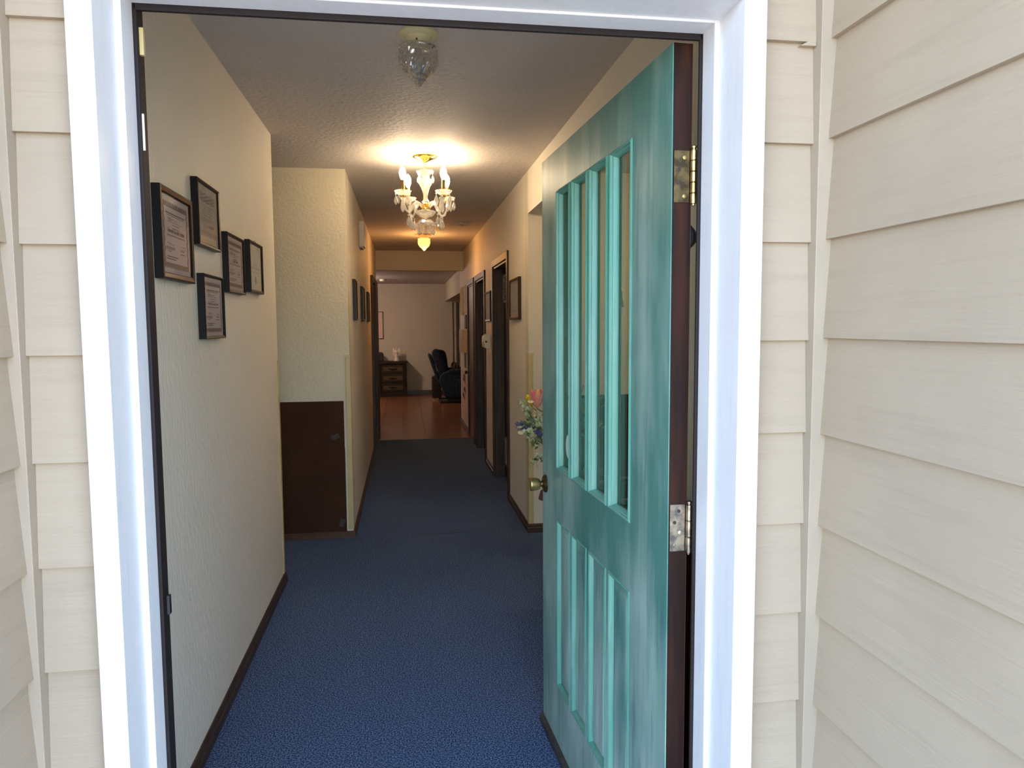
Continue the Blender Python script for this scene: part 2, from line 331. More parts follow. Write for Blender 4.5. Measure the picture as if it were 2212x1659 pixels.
# baseboards
def bprof(d, h): return [(0, 0), (d, 0), (d, h*0.55), (d*0.7, h*0.62), (d*0.7, h*0.85), (d*0.3, h), (0, h)]
def baseboard(name, axis, at, sgn, a0, a1, h, mt):
    pts = [(at+sgn*p[0], p[1]) for p in bprof(0.014, h)]
    if axis == 'y': g = G().prism(pts, 'y', a0, a1)
    else: g = G().prism([(at+sgn*p[0], p[1]) for p in bprof(0.014, h)], 'x', a0, a1)
    return struct(g.make(name, mt))
baseboard('baseboard_left', 'y', XL, 1, YI, 4.19, 0.062, M_base)
baseboard('baseboard_niche', 'x', 5.02, -1, -2.9, XB+0.014, 0.045, M_base2)
baseboard('baseboard_hall_left', 'y', XB, 1, 5.01, 8.5, 0.05, M_base2)
baseboard('baseboard_right_passage', 'x', 4.93, -1, XR-0.012, 2.5, 0.062, M_base)
baseboard('baseboard_hall_right', 'y', XR, -1, 4.92, 5.85, 0.062, M_base)
struct(G().prism([(XR-p[0], p[1]) for p in bprof(0.014, 0.062)], 'y', 6.92, 7.53).make('baseboard_hall_right', M_base))
struct(G().prism([(XR-p[0], p[1]) for p in bprof(0.014, 0.062)], 'y', 9.69, 10.95).make('baseboard_hall_right', M_base))
struct(G().box(-0.36, XR, 9.262, 9.29, 0.0, 0.006).make('trim_floor_strip', M_base2), 'thin strip where the carpet meets the far floor')

# corner guards (L-shaped strips with a raised rib and a cap)
def guard(name, x, y, sx, sy, h, label, w_=0.032):
    t = thing(name, label, 'corner guard', (x, y, 0.0))
    e = 0.004
    G().box(min(0, sx*-w_), max(0, sx*-w_), min(0, sy*e), max(0, sy*e), 0.06, h).box(min(0, sx*e), max(0, sx*e), min(sy*e, -sy*w_), max(sy*e, -sy*w_), 0.06, h).make('guard_strip', M_guard, t, bevel=0.001)
    G().box(min(-sx*w_*.75, -sx*w_*.62), max(-sx*w_*.75, -sx*w_*.62), min(sy*e, sy*e*1.9), max(sy*e, sy*e*1.9), 0.06, h-0.01).make('rib', M_guard, t)
    G().box(min(sx*e*1.6, -sx*w_*1.06), max(sx*e*1.6, -sx*w_*1.06), min(sy*e*2, -sy*w_), max(sy*e*2, -sy*w_), h-0.012, h+0.006).make('cap', M_guard, t, bevel=0.001)
    return t
guard('corner_guard', XB, 5.02, 1, -1, 1.25, 'tan plastic corner guard beside the right edge of the brown wall panel')
guard('corner_guard', XR, 4.93, -1, -1, 1.25, 'tan plastic corner guard on the corner behind the flowers')
guard('corner_guard', XL, 4.176, 1, 1, 1.257, 'thin tan corner guard at the end of the certificate wall')

# brown panels with tape
t = thing('wall_panel', 'large dark brown kick panel low on the cream wall beside the side passage', 'panel', (0, 5.02, 0))
G().box(-1.25, -0.408, -0.006, 0, 0.62, 0.943).make('panel_sheet', M_panel, t)
G().box(-1.25, -0.406, -0.0062, 0, 0.046, 0.619).make('panel_sheet', M_panel, t)
for (x, z, a) in ((-0.468, 0.70, 0.35), (-0.437, 0.105, 1.25)):
    lab(G().box(-0.026, 0.026, -0.0085, -0.006, -0.016, 0.016, mtx=Matrix.Translation((x, 0, z)) @ Matrix.Rotation(-a, 4, 'Y')).make('tape_patch', M_stick, t), 'small dark tape patch')
t = thing('wall_panel', 'dark brown kick panel seen through the glass of the open green door', 'panel', (0, 4.93, 0))
G().box(1.02, 2.4, -0.006, 0, 0.07, 0.957).make('panel_sheet', M_panel, t)
t = thing('wall_panel', 'dark panel low on the wall glimpsed in the gap beside the lower door hinge', 'panel', (XR, 0, 0))
G().box(-0.006, 0, 1.45, 2.42, 0.0, 0.77).make('panel_sheet', M_panel, t)

# ------------------------------------------------------------------ exterior: siding, corner strips, casing
YS = 1.326*K + 0.004
LX, RX = -0.640*K, 0.812*K
def board(parent, axis, a0, a1, plane, out, zb, zt, jit=0.0):
    """tapered clapboard: thick at its lower edge"""
    th = 0.0155
    pts = [(plane, zb), (plane+out*th, zb+jit), (plane+out*0.004, zt), (plane, zt)]
    if axis == 'x': g = G().prism([(p[0], p[1]) for p in pts], 'x', a0, a1)
    else: g = G().prism([(p[0], p[1]) for p in pts], 'y', a0, a1)
    return g.make('clapboard', M_side, parent, bevel=0.0008)
wf = bpy.data.objects['wall_front']
def courses(z_known, n_up, n_dn, pitch):
    zs = list(z_known); 
    while len(zs) < 40 and zs[-1] > -0.25: zs.append(zs[-1]-pitch)
    for _ in range(n_up): zs.insert(0, zs[0]+pitch)
    return zs
FRz = [kz(z) for z in (1.975, 1.789, 1.604, 1.417, 1.236, 1.055, 0.873, 0.692)]
FLz = [kz(z) for z in (1.949, 1.768, 1.588, 1.404, 1.222, 1.041, 0.857)]
for zs, x0, x1 in ((FRz, 0.66*K, 0.777*K), (FLz, -0.621*K, -0.523*K)):
    zz = courses(zs, 3, 0, 0.179)
    for i, z in enumerate(zz):
        if i == 0: continue
        board(wf, 'x', x0, x1, YS, -1, z, zz[i-1]+0.012, 0.001*R_.uniform(-1, 1))
# broken chip on one short board of the right strip
lab(G().prism([(0.745*K, kz(1.968)), (0.776*K, kz(1.968)), (0.776*K, kz(1.985)), (0.765*K, kz(1.978))], 'y', YS-0.016, YS-0.003).make('splinter', M_side, wf), 'split splinter at the lower edge of a clapboard')
# front wall above the door
zz = courses([kz(1.975)+0.179*1], 3, 0, 0.179)[:4]
for i in range(1, 4): board(wf, 'x', -0.62*K, 0.776*K, YS, -1, zz[i]+0.08, zz[i-1]+0.10)
G().box(-0.66, 0.83, YS, 1.335, -0.1, 0.0).box(-0.66, -0.53*K, YS, 1.335, 0, 2.7).box(0.655*K, 0.83, YS, 1.335, 0, 2.7).box(-0.66, 0.83, YS, 1.335, 2.07, 2.7).make('sheathing', M_side2, wf)
# corner strips
for nm, xa, xb, lb in (('trim_corner_left', -0.640*K-.006, -0.621*K, 'square corner strip between the two clapboard walls beside the left casing'), ('trim_corner_right', 0.777*K, 0.812*K+.006, 'square corner strip between the two clapboard walls beyond the right casing')):
    struct(G().box(xa, xb, 1.297*K, YS, -0.15, 2.7).make(nm, M_side2, bevel=0.0012), lb)
# return walls of the alcove
wR = struct(G().box(RX, RX+0.12, 0.3, 1.33, -0.15, 2.7).make('wall_porch_right', M_side2), 'clapboard return wall at the right of the entrance')
RRz = [kz(z) for z in (1.977, 1.795, 1.608, 1.421, 1.235, 1.055, 0.875, 0.691)]
zz = courses(RRz, 3, 0, 0.181)
for i in range(1, len(zz)): board(wR, 'y', 0.3, 1.300*K, RX, -1, zz[i], zz[i-1]+0.012, 0.0)
wL = struct(G().box(LX-0.12, LX, 0.6, 1.33, -0.15, 2.7).make('wall_porch_left', M_side2), 'clapboard return wall at the left of the entrance')
LRz = [kz(z) for z in (1.403, 1.222, 1.039, 0.856)]
zz = courses(LRz, 6, 0, 0.179)
for i in range(1, len(zz)): board(wL, 'y', 0.6, 1.300*K, LX-.006, 1, zz[i], zz[i-1]+0.012, 0.0)
# door casing and jamb, white
YcL, Y1, Yw = 1.285*K, 1.384*K, 1.441*K
for nm, s, xo, xa, xb, Yc in (('trim_jamb_left', -1, -0.523*K, -0.482*K, -0.4706*K, 1.289*K), ('trim_jamb_right', 1, 0.659*K, 0.616*K, 0.606*K, 1.278*K)):
    g = G().box(min(xo, xa), max(xo, xa), Yc, Y1+0.0005, -0.05, kz(2.075)).make(nm, M_trim, bevel=0.0012)
    struct(g, 'white door casing, ' + ('left side beside the certificates wall' if s < 0 else 'right side beside the hinges'))
    # jamb: outer reveal flush with casing, then the stop that steps inward
    G().box(min(xo, xb), max(xo, xb), Y1, Yw, -0.05, kz(2.075)).make('door_stop', M_trim, g, bevel=0.0015)
    G().box(min(xo+s*0.0, xb-s*0.006), max(xo+s*0.0, xb-s*0.006), Yw, Yw+0.008, 0.0, kz(2.03)).make('weatherstrip', M_strip, g, bevel=0.002)
    G().box(min(xo, xb+s*0.004), max(xo, xb+s*0.004), Yw+0.008, 1.47 if s<0 else 1.412, 0.0, kz(2.05)).make('inner_jamb', M_strip, g)
top = struct(G().box(-0.523*K, 0.659*K, 1.283*K, Y1+0.0005, kz(2.0335), kz(2.075)).make('trim_head', M_trim, bevel=0.0012), 'white head casing over the front door')
G().box(-0.4706*K-.0008, 0.606*K+.0008, Y1+.0006, Yw, kz(2.029), kz(2.075)).make('door_stop', M_trim, top, bevel=0.0015)
G().box(-0.47*K, 0.606*K, Yw, Yw+0.010, kz(2.018), kz(2.034)).make('weatherstrip', M_strip, top, bevel=0.002)
G().box(-0.47*K, 0.606*K, Yw+0.010, 1.41, kz(2.026), kz(2.06)).make('inner_head', M_strip, top)
# strike plate, contacts at the latch jamb
tag(G().box(-0.4600*K, -0.4545*K, 1.446*K, 1.446*K+0.012, kz(0.897), kz(0.934)).make('strike_plate', M_blackp, bevel=0.001), 'small dark strike plate low on the brown latch-side weatherstrip', 'strike plate')
tag(G().box(-0.465*K, -0.4575*K, 1.452*K, 1.452*K+0.009, kz(1.943), kz(1.992)).make('contact_tab', M_guard, bevel=0.001), 'yellowish tab near the top of the latch-side jamb', 'door contact')
tag(G().box(-0.4665*K, -0.4607*K, 1.447*K, 1.447*K+0.003, kz(1.772), kz(1.838)).make('contact_tab', M_white, bevel=0.001), 'thin white tab on the latch-side jamb above the certificates', 'door contact')
struct(G().box(-0.53, 0.66, 1.24, 1.47, -0.05, 0.012).make('trim_threshold', M_brass2, bevel=0.004), 'metal door threshold')
# porch, roof, ground
struct(G().box(-2.2, 2.4, -2.4, 1.33, -0.3, -0.12).make('floor_porch', M_conc), 'concrete porch in front of the door')
struct(G().box(-40, 40, -60, -2.4, -0.4, -0.28).make('ground', M_grass), 'pale gravel drive beyond the porch')
struct(G().box(-6, 6, 0.55, 16, 2.62, 2.72).make('ceiling_roof', M_roof), 'roof slab and soffit')
struct(G().box(-6, -3.8, 1.33, 16, -0.2, 2.62).box(3.6, 6, 1.33, 16, -0.2, 2.62).box(-6, -2.95, 1.2, 1.33, -.2, 2.62).box(2.55, 6, 1.2, 1.33, -.2, 2.62).box(-6, 6, FY+.1, 16, -.2, 2.62).make('wall_outer_shell', M_side2))

# ------------------------------------------------------------------ the green door
DH = Vector((0.553*K, 1.467*K, 0)); DF = Vector((0.497*K, 2.56*K, 0))
dang = math.atan2(DF.y-DH.y, DF.x-DH.x)
door = thing('door_1', 'teal green front door standing open, four narrow panes above four narrow panels', 'door', (DH.x, DH.y, 0), dang)
# local frame: +x from hinge edge to free edge, +y towards the painted outer face (hall side), outer face at y=0, back at y=-TH
TH = 0.0405; DW = 1.120*K; DT = kz(2.02); DB = 0.016
PS = [(0.226*K, 0.383*K), (0.405*K, 0.560*K), (0.583*K, 0.738*K), (0.761*K, 0.918*K)]
PZ = (kz(0.963), kz(1.886)); QZ = (kz(0.203), kz(0.791))
g = G()
TP = 0.030; q0, q1 = PS[0][0]-.02, PS[3][1]+.02
g.box(0, q0, -TH, 0, DB, DT); g.box(q1, DW, -TH, 0, DB, DT)
for a_, b_ in ((q0, PS[0][0]), (PS[3][1], q1)):
    g.box(a_, b_, -TH, 0, DB, PZ[0]); g.box(a_, b_, -TH, 0, PZ[1], DT); g.box(a_, b_, -TP, 0, PZ[0], PZ[1])
g.box(PS[0][0], PS[3][1], -TH, 0, PZ[1], DT); g.box(PS[0][0], PS[3][1], -TH, 0, QZ[1], PZ[0]); g.box(PS[0][0], PS[3][1], -TH, 0, DB, QZ[0])
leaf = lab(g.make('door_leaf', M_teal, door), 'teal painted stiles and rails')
for a, b in zip(PS, PS[1:]):
    G().box(a[1], b[0], -TP, 0, PZ[0], PZ[1]).make('muntin', M_teal2, door, bevel=0.0015)
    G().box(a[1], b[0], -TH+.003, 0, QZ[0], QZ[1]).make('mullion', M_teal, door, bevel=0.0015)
lab(G().box(0.0006, 0.0, -TH-0.001, -0.0022, DB, DT).box(-0.0012, 0, -TH-0.001, -0.0024, DB, DT).make('hinge_edge', M_edge, door), 'worn dark brown unpainted hinge edge')
lab(G().box(-0.0012, DW, -TH-0.002, -TH, DB, PZ[0]-0.01).box(-0.0012, DW, -TH-0.002, -TH, PZ[1]+0.01, DT).box(-.0012, q0, -TH-0.002, -TH, PZ[0]-.01, PZ[1]+.01).box(q1, DW, -TH-.002, -TH, PZ[0]-.01, PZ[1]+.01).make('door_back', M_back, door), 'brown inner face of the door')
def mould_ring(g, x0, x1, z0, z1, prof):
    """mitred moulding round an opening; prof = list of (inset, y)"""
    rings = [[(x0+i, y, z0+i), (x1-i, y, z0+i), (x1-i, y, z1-i), (x0+i, y, z1-i)] for i, y in prof]
    V = [[g.b.verts.new(p) for p in r] for r in rings]
    for a, b in zip(V, V[1:]):
        for k in range(4): g.b.faces.new((a[k], a[(k+1) % 4], b[(k+1) % 4], b[k]))
for x0, x1 in PS:
    g = G(); mould_ring(g, x0, x1, PZ[0], PZ[1], [(0.0, -0.0005), (0.0, 0.002), (0.004, 0.004), (0.006, 0.002), (0.007, -0.003), (0.009, -0.005), (0.011, -0.010), (0.0125, -0.015), (0.013, -0.019)])
    mo = g.make('pane_moulding', M_teal2, door)
    g = G(); mould_ring(g, x0, x1, PZ[0], PZ[1], [(0.0, -TP), (0.003, -TP), (0.011, -0.0215)]); g.make('inner_bead', M_teal2, door)
    lab(G().box(x0+0.009, x1-0.009, -0.0215, -0.0185, PZ[0]+0.009, PZ[1]-0.009).make('glass_pane', G_pane, door), 'clear glass pane')
for x0, x1 in PS:
    g = G(); mould_ring(g, x0, x1, QZ[0], QZ[1], [(0.0, -0.0005), (0.0, 0.001), (0.004, 0.0025), (0.008, 0.0005), (0.011, -0.006), (0.013, -0.011)])
    g.make('panel_moulding', M_teal2, door)
    g = G(); mould_ring(g, x0, x1, QZ[0], QZ[1], [(0.010, -0.012), (0.020, -0.0115), (0.034, -0.005), (0.036, -0.0045)])
    g.poly([(x0+.036, -.0045, QZ[0]+.036), (x1-.036, -.0045, QZ[0]+.036), (x1-.036, -.0045, QZ[1]-.036), (x0+.036, -.0045, QZ[1]-.036)])
    g.box(x0, x1, -TH+.002, -0.014, QZ[0], QZ[1])
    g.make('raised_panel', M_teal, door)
# knob set
kx, kzz = DW-0.047, kz(0.88)
RYm = Matrix.Rotation(-PI/2, 4, 'X')       # lathe z axis -> local +y
def onface(x, z, y=0.0): return Matrix.Translation((x, y, z)) @ RYm
kb = lab(G().lathe([(0.0315, 0), (0.0315, 0.003), (0.027, 0.008), (0.015, 0.011), (0.0105, 0.013), (0.0105, 0.024)], seg=32, mtx=onface(kx, kzz, .001)).make('knob_rosette', M_brass2, door, smooth=True), 'round brass knob plate')
lab(G().lathe([(0.0095, 0.020), (0.012, 0.0215), (0.0175, 0.024), (0.0205, 0.030), (0.0225, 0.040), (0.0240, 0.054), (0.0240, 0.057), (0.0228, 0.0585), (0.020, 0.0575), (0.002, 0.055)], seg=32, mtx=onface(kx, kzz)).make('knob', M_brass, door, smooth=True), 'flared brass door knob')
lab(G().lathe([(0.032, 0), (0.032, 0.003), (0.012, 0.012), (0.012, 0.03), (0.026, 0.04), (0.027, 0.06), (0.02, 0.066)], seg=24, mtx=Matrix.Translation((kx, -TH-.002, kzz)) @ Matrix.Rotation(PI/2, 4, 'X')).make('inner_knob', M_brass, door, smooth=True), 'inner door knob')
G().box(DW, DW+0.0015, -TH*0.75, -TH*0.25, kzz-0.028, kzz+0.028).make('latch_plate', M_brass2, door)
# sweep along the bottom
lab(G().prism([(0.0, 0.008), (0.013, 0.004), (0.014, 0.026), (0.006, 0.034), (0.0, 0.034)], 'x', 0.0, DW).box(0.0, DW, -TH, 0.004, 0.004, DB).make('door_sweep', M_sweep, door), 'dark bottom sweep')
lab(G().lathe([(0.0008, 0), (0.0185, 0.0002), (0.0185, 0.0008), (0.0008, 0.001)], seg=24, mtx=Matrix.Translation((PS[3][1]-0.075, -0.0184, PZ[0]+0.085)) @ Matrix.Diagonal((1.7, 1, 2.1, 1)) @ RYm).make('round_sticker', M_silver, door), 'oval silver sticker on the pane nearest the knob')
lab(G().lathe([(0.027, 0), (0.027, 0.004), (0.018, 0.014), (0.006, 0.0235), (0.002, 0.025)], seg=24, mtx=Matrix.Translation((0.020, -TH-.002, kz(1.632))) @ Matrix.Rotation(PI/2, 4, 'X')).make('coat_peg', M_blackp, door, smooth=True), 'black conical peg fixed to the back of the door')
# hinges
def hinge(z0, z1, leafm, barm, label, nseg, sc):
    h = lab(G().box(-0.0035, -0.001, -TH+0.003, -0.0045, z0, z1).make('hinge_leaf', leafm, door, bevel=0.0006), label)
    bx, by = -0.0085, -TH-0.0035
    n = nseg
    g = G()
    for i in range(n):
        a = z0-0.003+(z1-z0+0.004)*i/n; b = z0-0.003+(z1-z0+0.004)*(i+1)/n-0.0009
        g.lathe([(0.0055, a), (0.0065, a+0.001), (0.0065, b-0.001), (0.0055, b)], c=(bx, by, 0), seg=16)
    g.lathe([(0.0035, z0-.006), (0.0035, z1+.004), (0.006, z1+.004), (0.006, z1+.007), (0.003, z1+.009)], c=(bx, by, 0), seg=16)
    br = g.make('hinge_barrel', barm, h, smooth=True)
    for k, (u, v, mt) in enumerate(sc):
        G().lathe([(0.0038, 0), (0.0038, 0.0012), (0.001, 0.0016)], seg=12, mtx=Matrix.Translation((-0.0035, -u, z0+v*(z1-z0))) @ Matrix.Rotation(-PI/2, 4, 'Y')).make('screw', mt, h)
    # leaf on the jamb
    G().box(bx-0.001, bx+0.001, by-0.012, by, z0+.004, z1-.004).make('jamb_leaf', barm, h)
hinge(kz(1.70), kz(1.806), M_brass2, M_brass, 'tarnished brass upper hinge', 5, [(0.026, .86, M_brass), (0.014, .63, M_dscrew), (0.014, .38, M_dscrew), (0.026, .12, M_brass)])
hinge(kz(0.962), kz(1.064), M_steel, M_steel, 'worn metal middle hinge with a bright screw', 3, [(0.023, .86, M_dscrew), (0.014, .62, M_dscrew), (0.026, .40, M_bright), (0.014, .14, M_steel)])
hinge(kz(0.22), kz(0.322), M_steel, M_steel, 'lower hinge', 3, [(0.023, .86, M_steel), (0.026, .14, M_steel)])
# cord and brass pull behind the glass
cp = thing('cord_pull', 'small brass bell pull on a thin cord behind the pane nearest the hinges', 'cord pull', (1.03, 3.38, 0))
G().tube([(0, 0, 1.60), (0.001, 0, 1.9), (0, 0, HC)], 0.0015, 6).make('cord', M_cream, cp)
G().lathe([(0.006, 0.07), (0.0075, 0.06), (0.0065, 0.04), (0.009, 0.034), (0.014, 0.02), (0.016, 0.0), (0.012, -0.002)][::-1], c=(0, 0, 1.535), seg=16).make('bell_pull', M_gold, cp, smooth=True)
G().lathe([(0.02, -0.02), (0.02, 0)], c=(0, 0, HC), seg=12).make('ceiling_switch', M_white, cp)
#@@PART2
# ------------------------------------------------------------------ framed certificates and pictures
def text_mesh(body, size, loc, mt, parent, name='lettering', align='CENTER', width=1.0):
    cu = bpy.data.curves.new(name, 'FONT'); cu.body = body; cu.size = size; cu.align_x = align; cu.resolution_u = 2; cu.extrude = 0.0001
    tmp = bpy.data.objects.new(name, cu); C.objects.link(tmp)
    dg = bpy.context.evaluated_depsgraph_get(); me = bpy.data.meshes.new_from_object(tmp.evaluated_get(dg))
    bpy.data.objects.remove(tmp); me.materials.clear(); me.materials.append(mt)
    me.transform(Matrix.Diagonal((width, 1, 1, 1))); me.transform(Matrix.Rotation(PI/2, 4, 'X'))
    o = bpy.data.objects.new(name, me); C.objects.link(o); o.parent = parent; o.location = loc; return o
def picture(label, cat, side, wallx, ya, yb, z0, z1, depth, bw, mface, mside, art, group=None, name='framed_certificate'):
    """hung on a hallway wall; local x runs along the wall (left to right as one looks at it), -y points into the hall"""
    W_, H_ = yb-ya, z1-z0
    t = thing(name, label, cat, (wallx, ya if side == 'L' else yb, z0), PI/2 if side == 'L' else -PI/2, group)
    g = G()
    # body of the frame: four mitred mouldings as one ring with profile
    mould = [(0.0, 0.0), (0.0, -depth), (bw*0.25, -depth-0.002), (bw*0.8, -depth+0.001), (bw, -depth+0.004), (bw, -depth*0.35)]
    V = []
    for i, y in mould: V.append([g.b.verts.new(p) for p in [(i, y, i), (W_-i, y, i), (W_-i, y, H_-i), (i, y, H_-i)]])
    for a, b in zip(V, V[1:]):
        for k in range(4): g.b.faces.new((a[k], a[(k+1) % 4], b[(k+1) % 4], b[k]))
    g.make('frame', mside, t)
    if mface is not mside:
        g = G(); e = 0.0006
        V = []
        for i, y in [(0.0005, -depth-e), (bw*0.25, -depth-0.002-e), (bw*0.8, -depth+0.001-e)]: V.append([g.b.verts.new(p) for p in [(i, y, i), (W_-i, y, i), (W_-i, y, H_-i), (i, y, H_-i)]])
        for a, b in zip(V, V[1:]):
            for k in range(4): g.b.faces.new((a[k], a[(k+1) % 4], b[(k+1) % 4], b[k]))
        lab(g.make('frame_face', mface, t), 'lighter metallic front of the frame')
    art(t, bw, W_-bw, bw, H_-bw, -depth*0.70)
    G().box(bw*0.9, W_-bw*0.9, -depth*0.86, -depth*0.82, bw*0.9, H_-bw*0.9).make('frame_glass', G_frame, t)
    return t
def sheet(t, x0, x1, z0, z1, y, mt, name='certificate', th=0.001): return G().box(x0, x1, y, y+th, z0, z1).make(name, mt, t)
def rows(t, items, y, x0, x1, z0, z1, mt, rnd, name='printed_lines'):
    """small printed lines too fine to read: (centre 0-1, height 0-1, width 0-1, thickness)"""
    g = G(); W_, H_ = x1-x0, z1-z0
    for cx, cz, w_, th in items:
        a = cx-w_/2
        while a < cx+w_/2:
            b = min(a+rnd.uniform(0.03, 0.10), cx+w_/2)
            g.box(x0+a*W_, x0+b*W_, y-0.0004, y, z0+(cz-th/2)*H_, z0+(cz+th/2)*H_); a = b+0.012
    o = g.make(name, mt, t); o['kind'] = 'stuff'; return o
def scribble(t, y, x0, x1, z0, z1, rnd, n=12, name='signature'):
    pts = [(x0+(x1-x0)*i/n, y-0.0006, z0+(z1-z0)*(rnd.random())) for i in range(n+1)]
    return G().tube(pts, 0.0004, 4).make(name, M_ink, t)
def scallop(t, x0, x1, z0, z1, y, mt, n):
    """ornate printed border: toothed bands above and below, wavy bands at the sides"""
    g = G(); W_ = x1-x0; H_ = z1-z0; b = H_*0.035; tz = H_*0.05
    yy = y-0.0005
    g.box(x0, x1, yy, y, z0+tz, z0+tz+b); g.box(x0, x1, yy, y, z1-tz-b, z1-tz)
    for i in range(n):
        a = x0+W_*i/n; c = x0+W_*(i+1)/n; m_ = (a+c)/2
        for zz, s in ((z1-tz, 1), (z0+tz, -1)):
            g.prism([(a, zz), (c, zz), (m_+(c-a)*.28, zz+s*tz*.75), (m_, zz+s*tz), (m_-(c-a)*.28, zz+s*tz*.75)], 'y', yy, y)
    m = 26; zz0, zz1 = z0+tz+b, z1-tz-b
    for sx, s in ((x0, 1), (x1, -1)):
        for i in range(m):
            a = zz0+(zz1-zz0)*i/m; c = zz0+(zz1-zz0)*(i+1)/m; w0 = W_*0.045; k = 0.012*W_*math.sin(i*1.4)
            g.prism([(sx+s*k, a), (sx+s*(w0+k), a), (sx+s*(w0+k), c), (sx+s*k, c)], 'y', yy, y)
    return g.make('printed_border', mt, t)
def art_training(title, scale=1.0, dark=M_print):
    def f(t, x0, x1, z0, z1, y):
        rnd = random.Random(title); sheet(t, x0, x1, z0, z1, y, M_paper)
        W_, H_ = x1-x0, z1-z0
        a, b, c, d = x0+W_*.07, x1-W_*.07, z0+H_*.06, z1-H_*.07
        scallop(t, a, b, c, d, y, dark, 13)
        text_mesh(title, 0.0155*scale, ((a+b)/2, y-0.0008, z0+H_*.535), M_ink, t, 'title_lettering', width=0.80)
        rows(t, [(.5, .83, .78, .016), (.5, .80, .7, .008), (.45, .705, .62, .006), (.5, .665, .26, .010), (.5, .615, .26, .010), (.5, .50, .72, .012),
                 (.28, .335, .34, .004), (.26, .31, .36, .014), (.26, .285, .34, .008), (.22, .26, .14, .010), (.78, .335, .26, .004), (.76, .31, .16, .014), (.76, .255, .2, .012), (.33, .18, .42, .014), (.28, .145, .36, .014), (.25, .76, .12, .006), (.25, .74, .12, .006)],
             y, a, b, c, d, M_ink, rnd)
        scribble(t, y, a+W_*.18, a+W_*.5, z0+H_*.685, z0+H_*.72, rnd)
        scribble(t, y, a+W_*.10, a+W_*.35, z0+H_*.37, z0+H_*.40, rnd)
        scribble(t, y, a+W_*.60, a+W_*.78, z0+H_*.37, z0+H_*.395, rnd)
    return f
def art_license(t, x0, x1, z0, z1, y):
    rnd = random.Random(5); sheet(t, x0, x1, z0, z1, y, M_grey); W_, H_ = x1-x0, z1-z0
    g = G()
    for i in range(16):
        zc = z0+H_*(.86-.016*i*.55)
        g.tube([(x0+W_*(.14+.72*j/18), y-.0004, zc+H_*.02*math.sin(j*1.1+i*.9)) for j in range(19)], 0.00035, 3)
    g.make('engraved_scrolls', M_ink2, t)
    rows(t, [(.5, .74, .6, .012), (.5, .66, .7, .008), (.5, .62, .3, .01), (.5, .585, .4, .01), (.5, .55, .44, .01), (.5, .50, .5, .01), (.5, .45, .8, .008), (.5, .41, .66, .008), (.5, .31, .34, .014), (.5, .22, .84, .005), (.5, .195, .84, .005), (.5, .17, .84, .005)], y, x0, x1, z0, z1, M_ink2, rnd)
    scribble(t, y, x0+W_*.55, x1-W_*.2, z0+H_*.31, z0+H_*.36, rnd)
    lab(G().box(x0+W_*.12, x1-W_*.12, y-.001, y, z0+H_*.035, z0+H_*.125).make('pale_label', M_paper2, t), 'pale label strip along the bottom')
    G().box(x0+W_*.2, x1-W_*.17, y-.0014, y-.001, z0+H_*.065, z0+H_*.085).make('gold_line', M_gseal, t)
def art_award(t, x0, x1, z0, z1, y):
    rnd = random.Random(9); sheet(t, x0, x1, z0, z1, y, M_paper2); W_, H_ = x1-x0, z1-z0; cx = (x0+x1)/2
    g = G()
    for i in range(14):
        a = PI*(.15+.7*i/13); g.box(-.004, .004, -.0005, 0, -.004, .004, mtx=Matrix.Translation((cx+W_*.36*math.cos(a), y, z0+H_*(.70)+W_*.30*math.sin(a))) @ Matrix.Rotation(-(a-PI/2), 4, 'Y'))
    g.make('arched_lettering', M_ink2, t)
    rows(t, [(.5, .60, .3, .01), (.5, .55, .5, .006), (.5, .50, .7, .008), (.5, .47, .6, .008), (.5, .40, .6, .008), (.3, .2, .3, .005), (.75, .2, .3, .005)], y, x0, x1, z0, z1, M_ink2, rnd)
    G().lathe([(.012, 0), (.012, .0006), (.004, .0008)], seg=24, mtx=Matrix.Translation((cx, y, z0+H_*.22)) @ Matrix.Diagonal((1, 1, 1.5, 1)) @ Matrix.Rotation(PI/2, 4, 'X')).make('printed_seal', M_ink2, t)
def art_plain(mt, mat_w=0.0, inner=None):
    def f(t, x0, x1, z0, z1, y):
        sheet(t, x0, x1, z0, z1, y, mt, 'print')
        if mat_w: sheet(t, x0+mat_w, x1-mat_w, z0+mat_w, z1-mat_w, y-.0012, inner, 'picture_sheet')
    return f
def sx(y): return y*0.0   # (near wall is straight)
ZC = 0.0
XF = XL
picture('largest certificate, in a thick black frame with a silvery face, nearest the entrance', 'framed certificate', 'L', XF, 2.195, 2.510, 1.588, 1.852, 0.024, 0.020, M_bronze, M_blackf, art_training('Dementia Specialty Training', 1.15), 'certificates on the near wall')
picture('black framed grey licence with a pale strip, topmost of the certificates', 'framed certificate', 'L', XF, 2.590, 2.880, 1.725, 1.948, 0.022, 0.011, M_bronze, M_blackf, art_license, 'certificates on the near wall')
picture('black framed certificate with a toothed border between the grey licence and cream certificate', 'framed certificate', 'L', XF, 2.990, 3.298, 1.584, 1.818, 0.021, 0.012, M_brownf, M_blackf, art_training('Specialty Training', 1.0), 'certificates on the near wall')
picture('black framed cream certificate with arched heading and small seal, last along the wall', 'framed certificate', 'L', XF, 3.405, 3.705, 1.603, 1.836, 0.022, 0.014, M_brownf, M_blackf, art_award, 'certificates on the near wall')
picture('lowest certificate, in a deep black frame, hung beneath the others', 'framed certificate', 'L', XF, 2.620, 2.900, 1.407, 1.632, 0.023, 0.010, M_blackf, M_blackf, art_training('Mental Health Specialty Training', 0.86), 'certificates on the near wall')
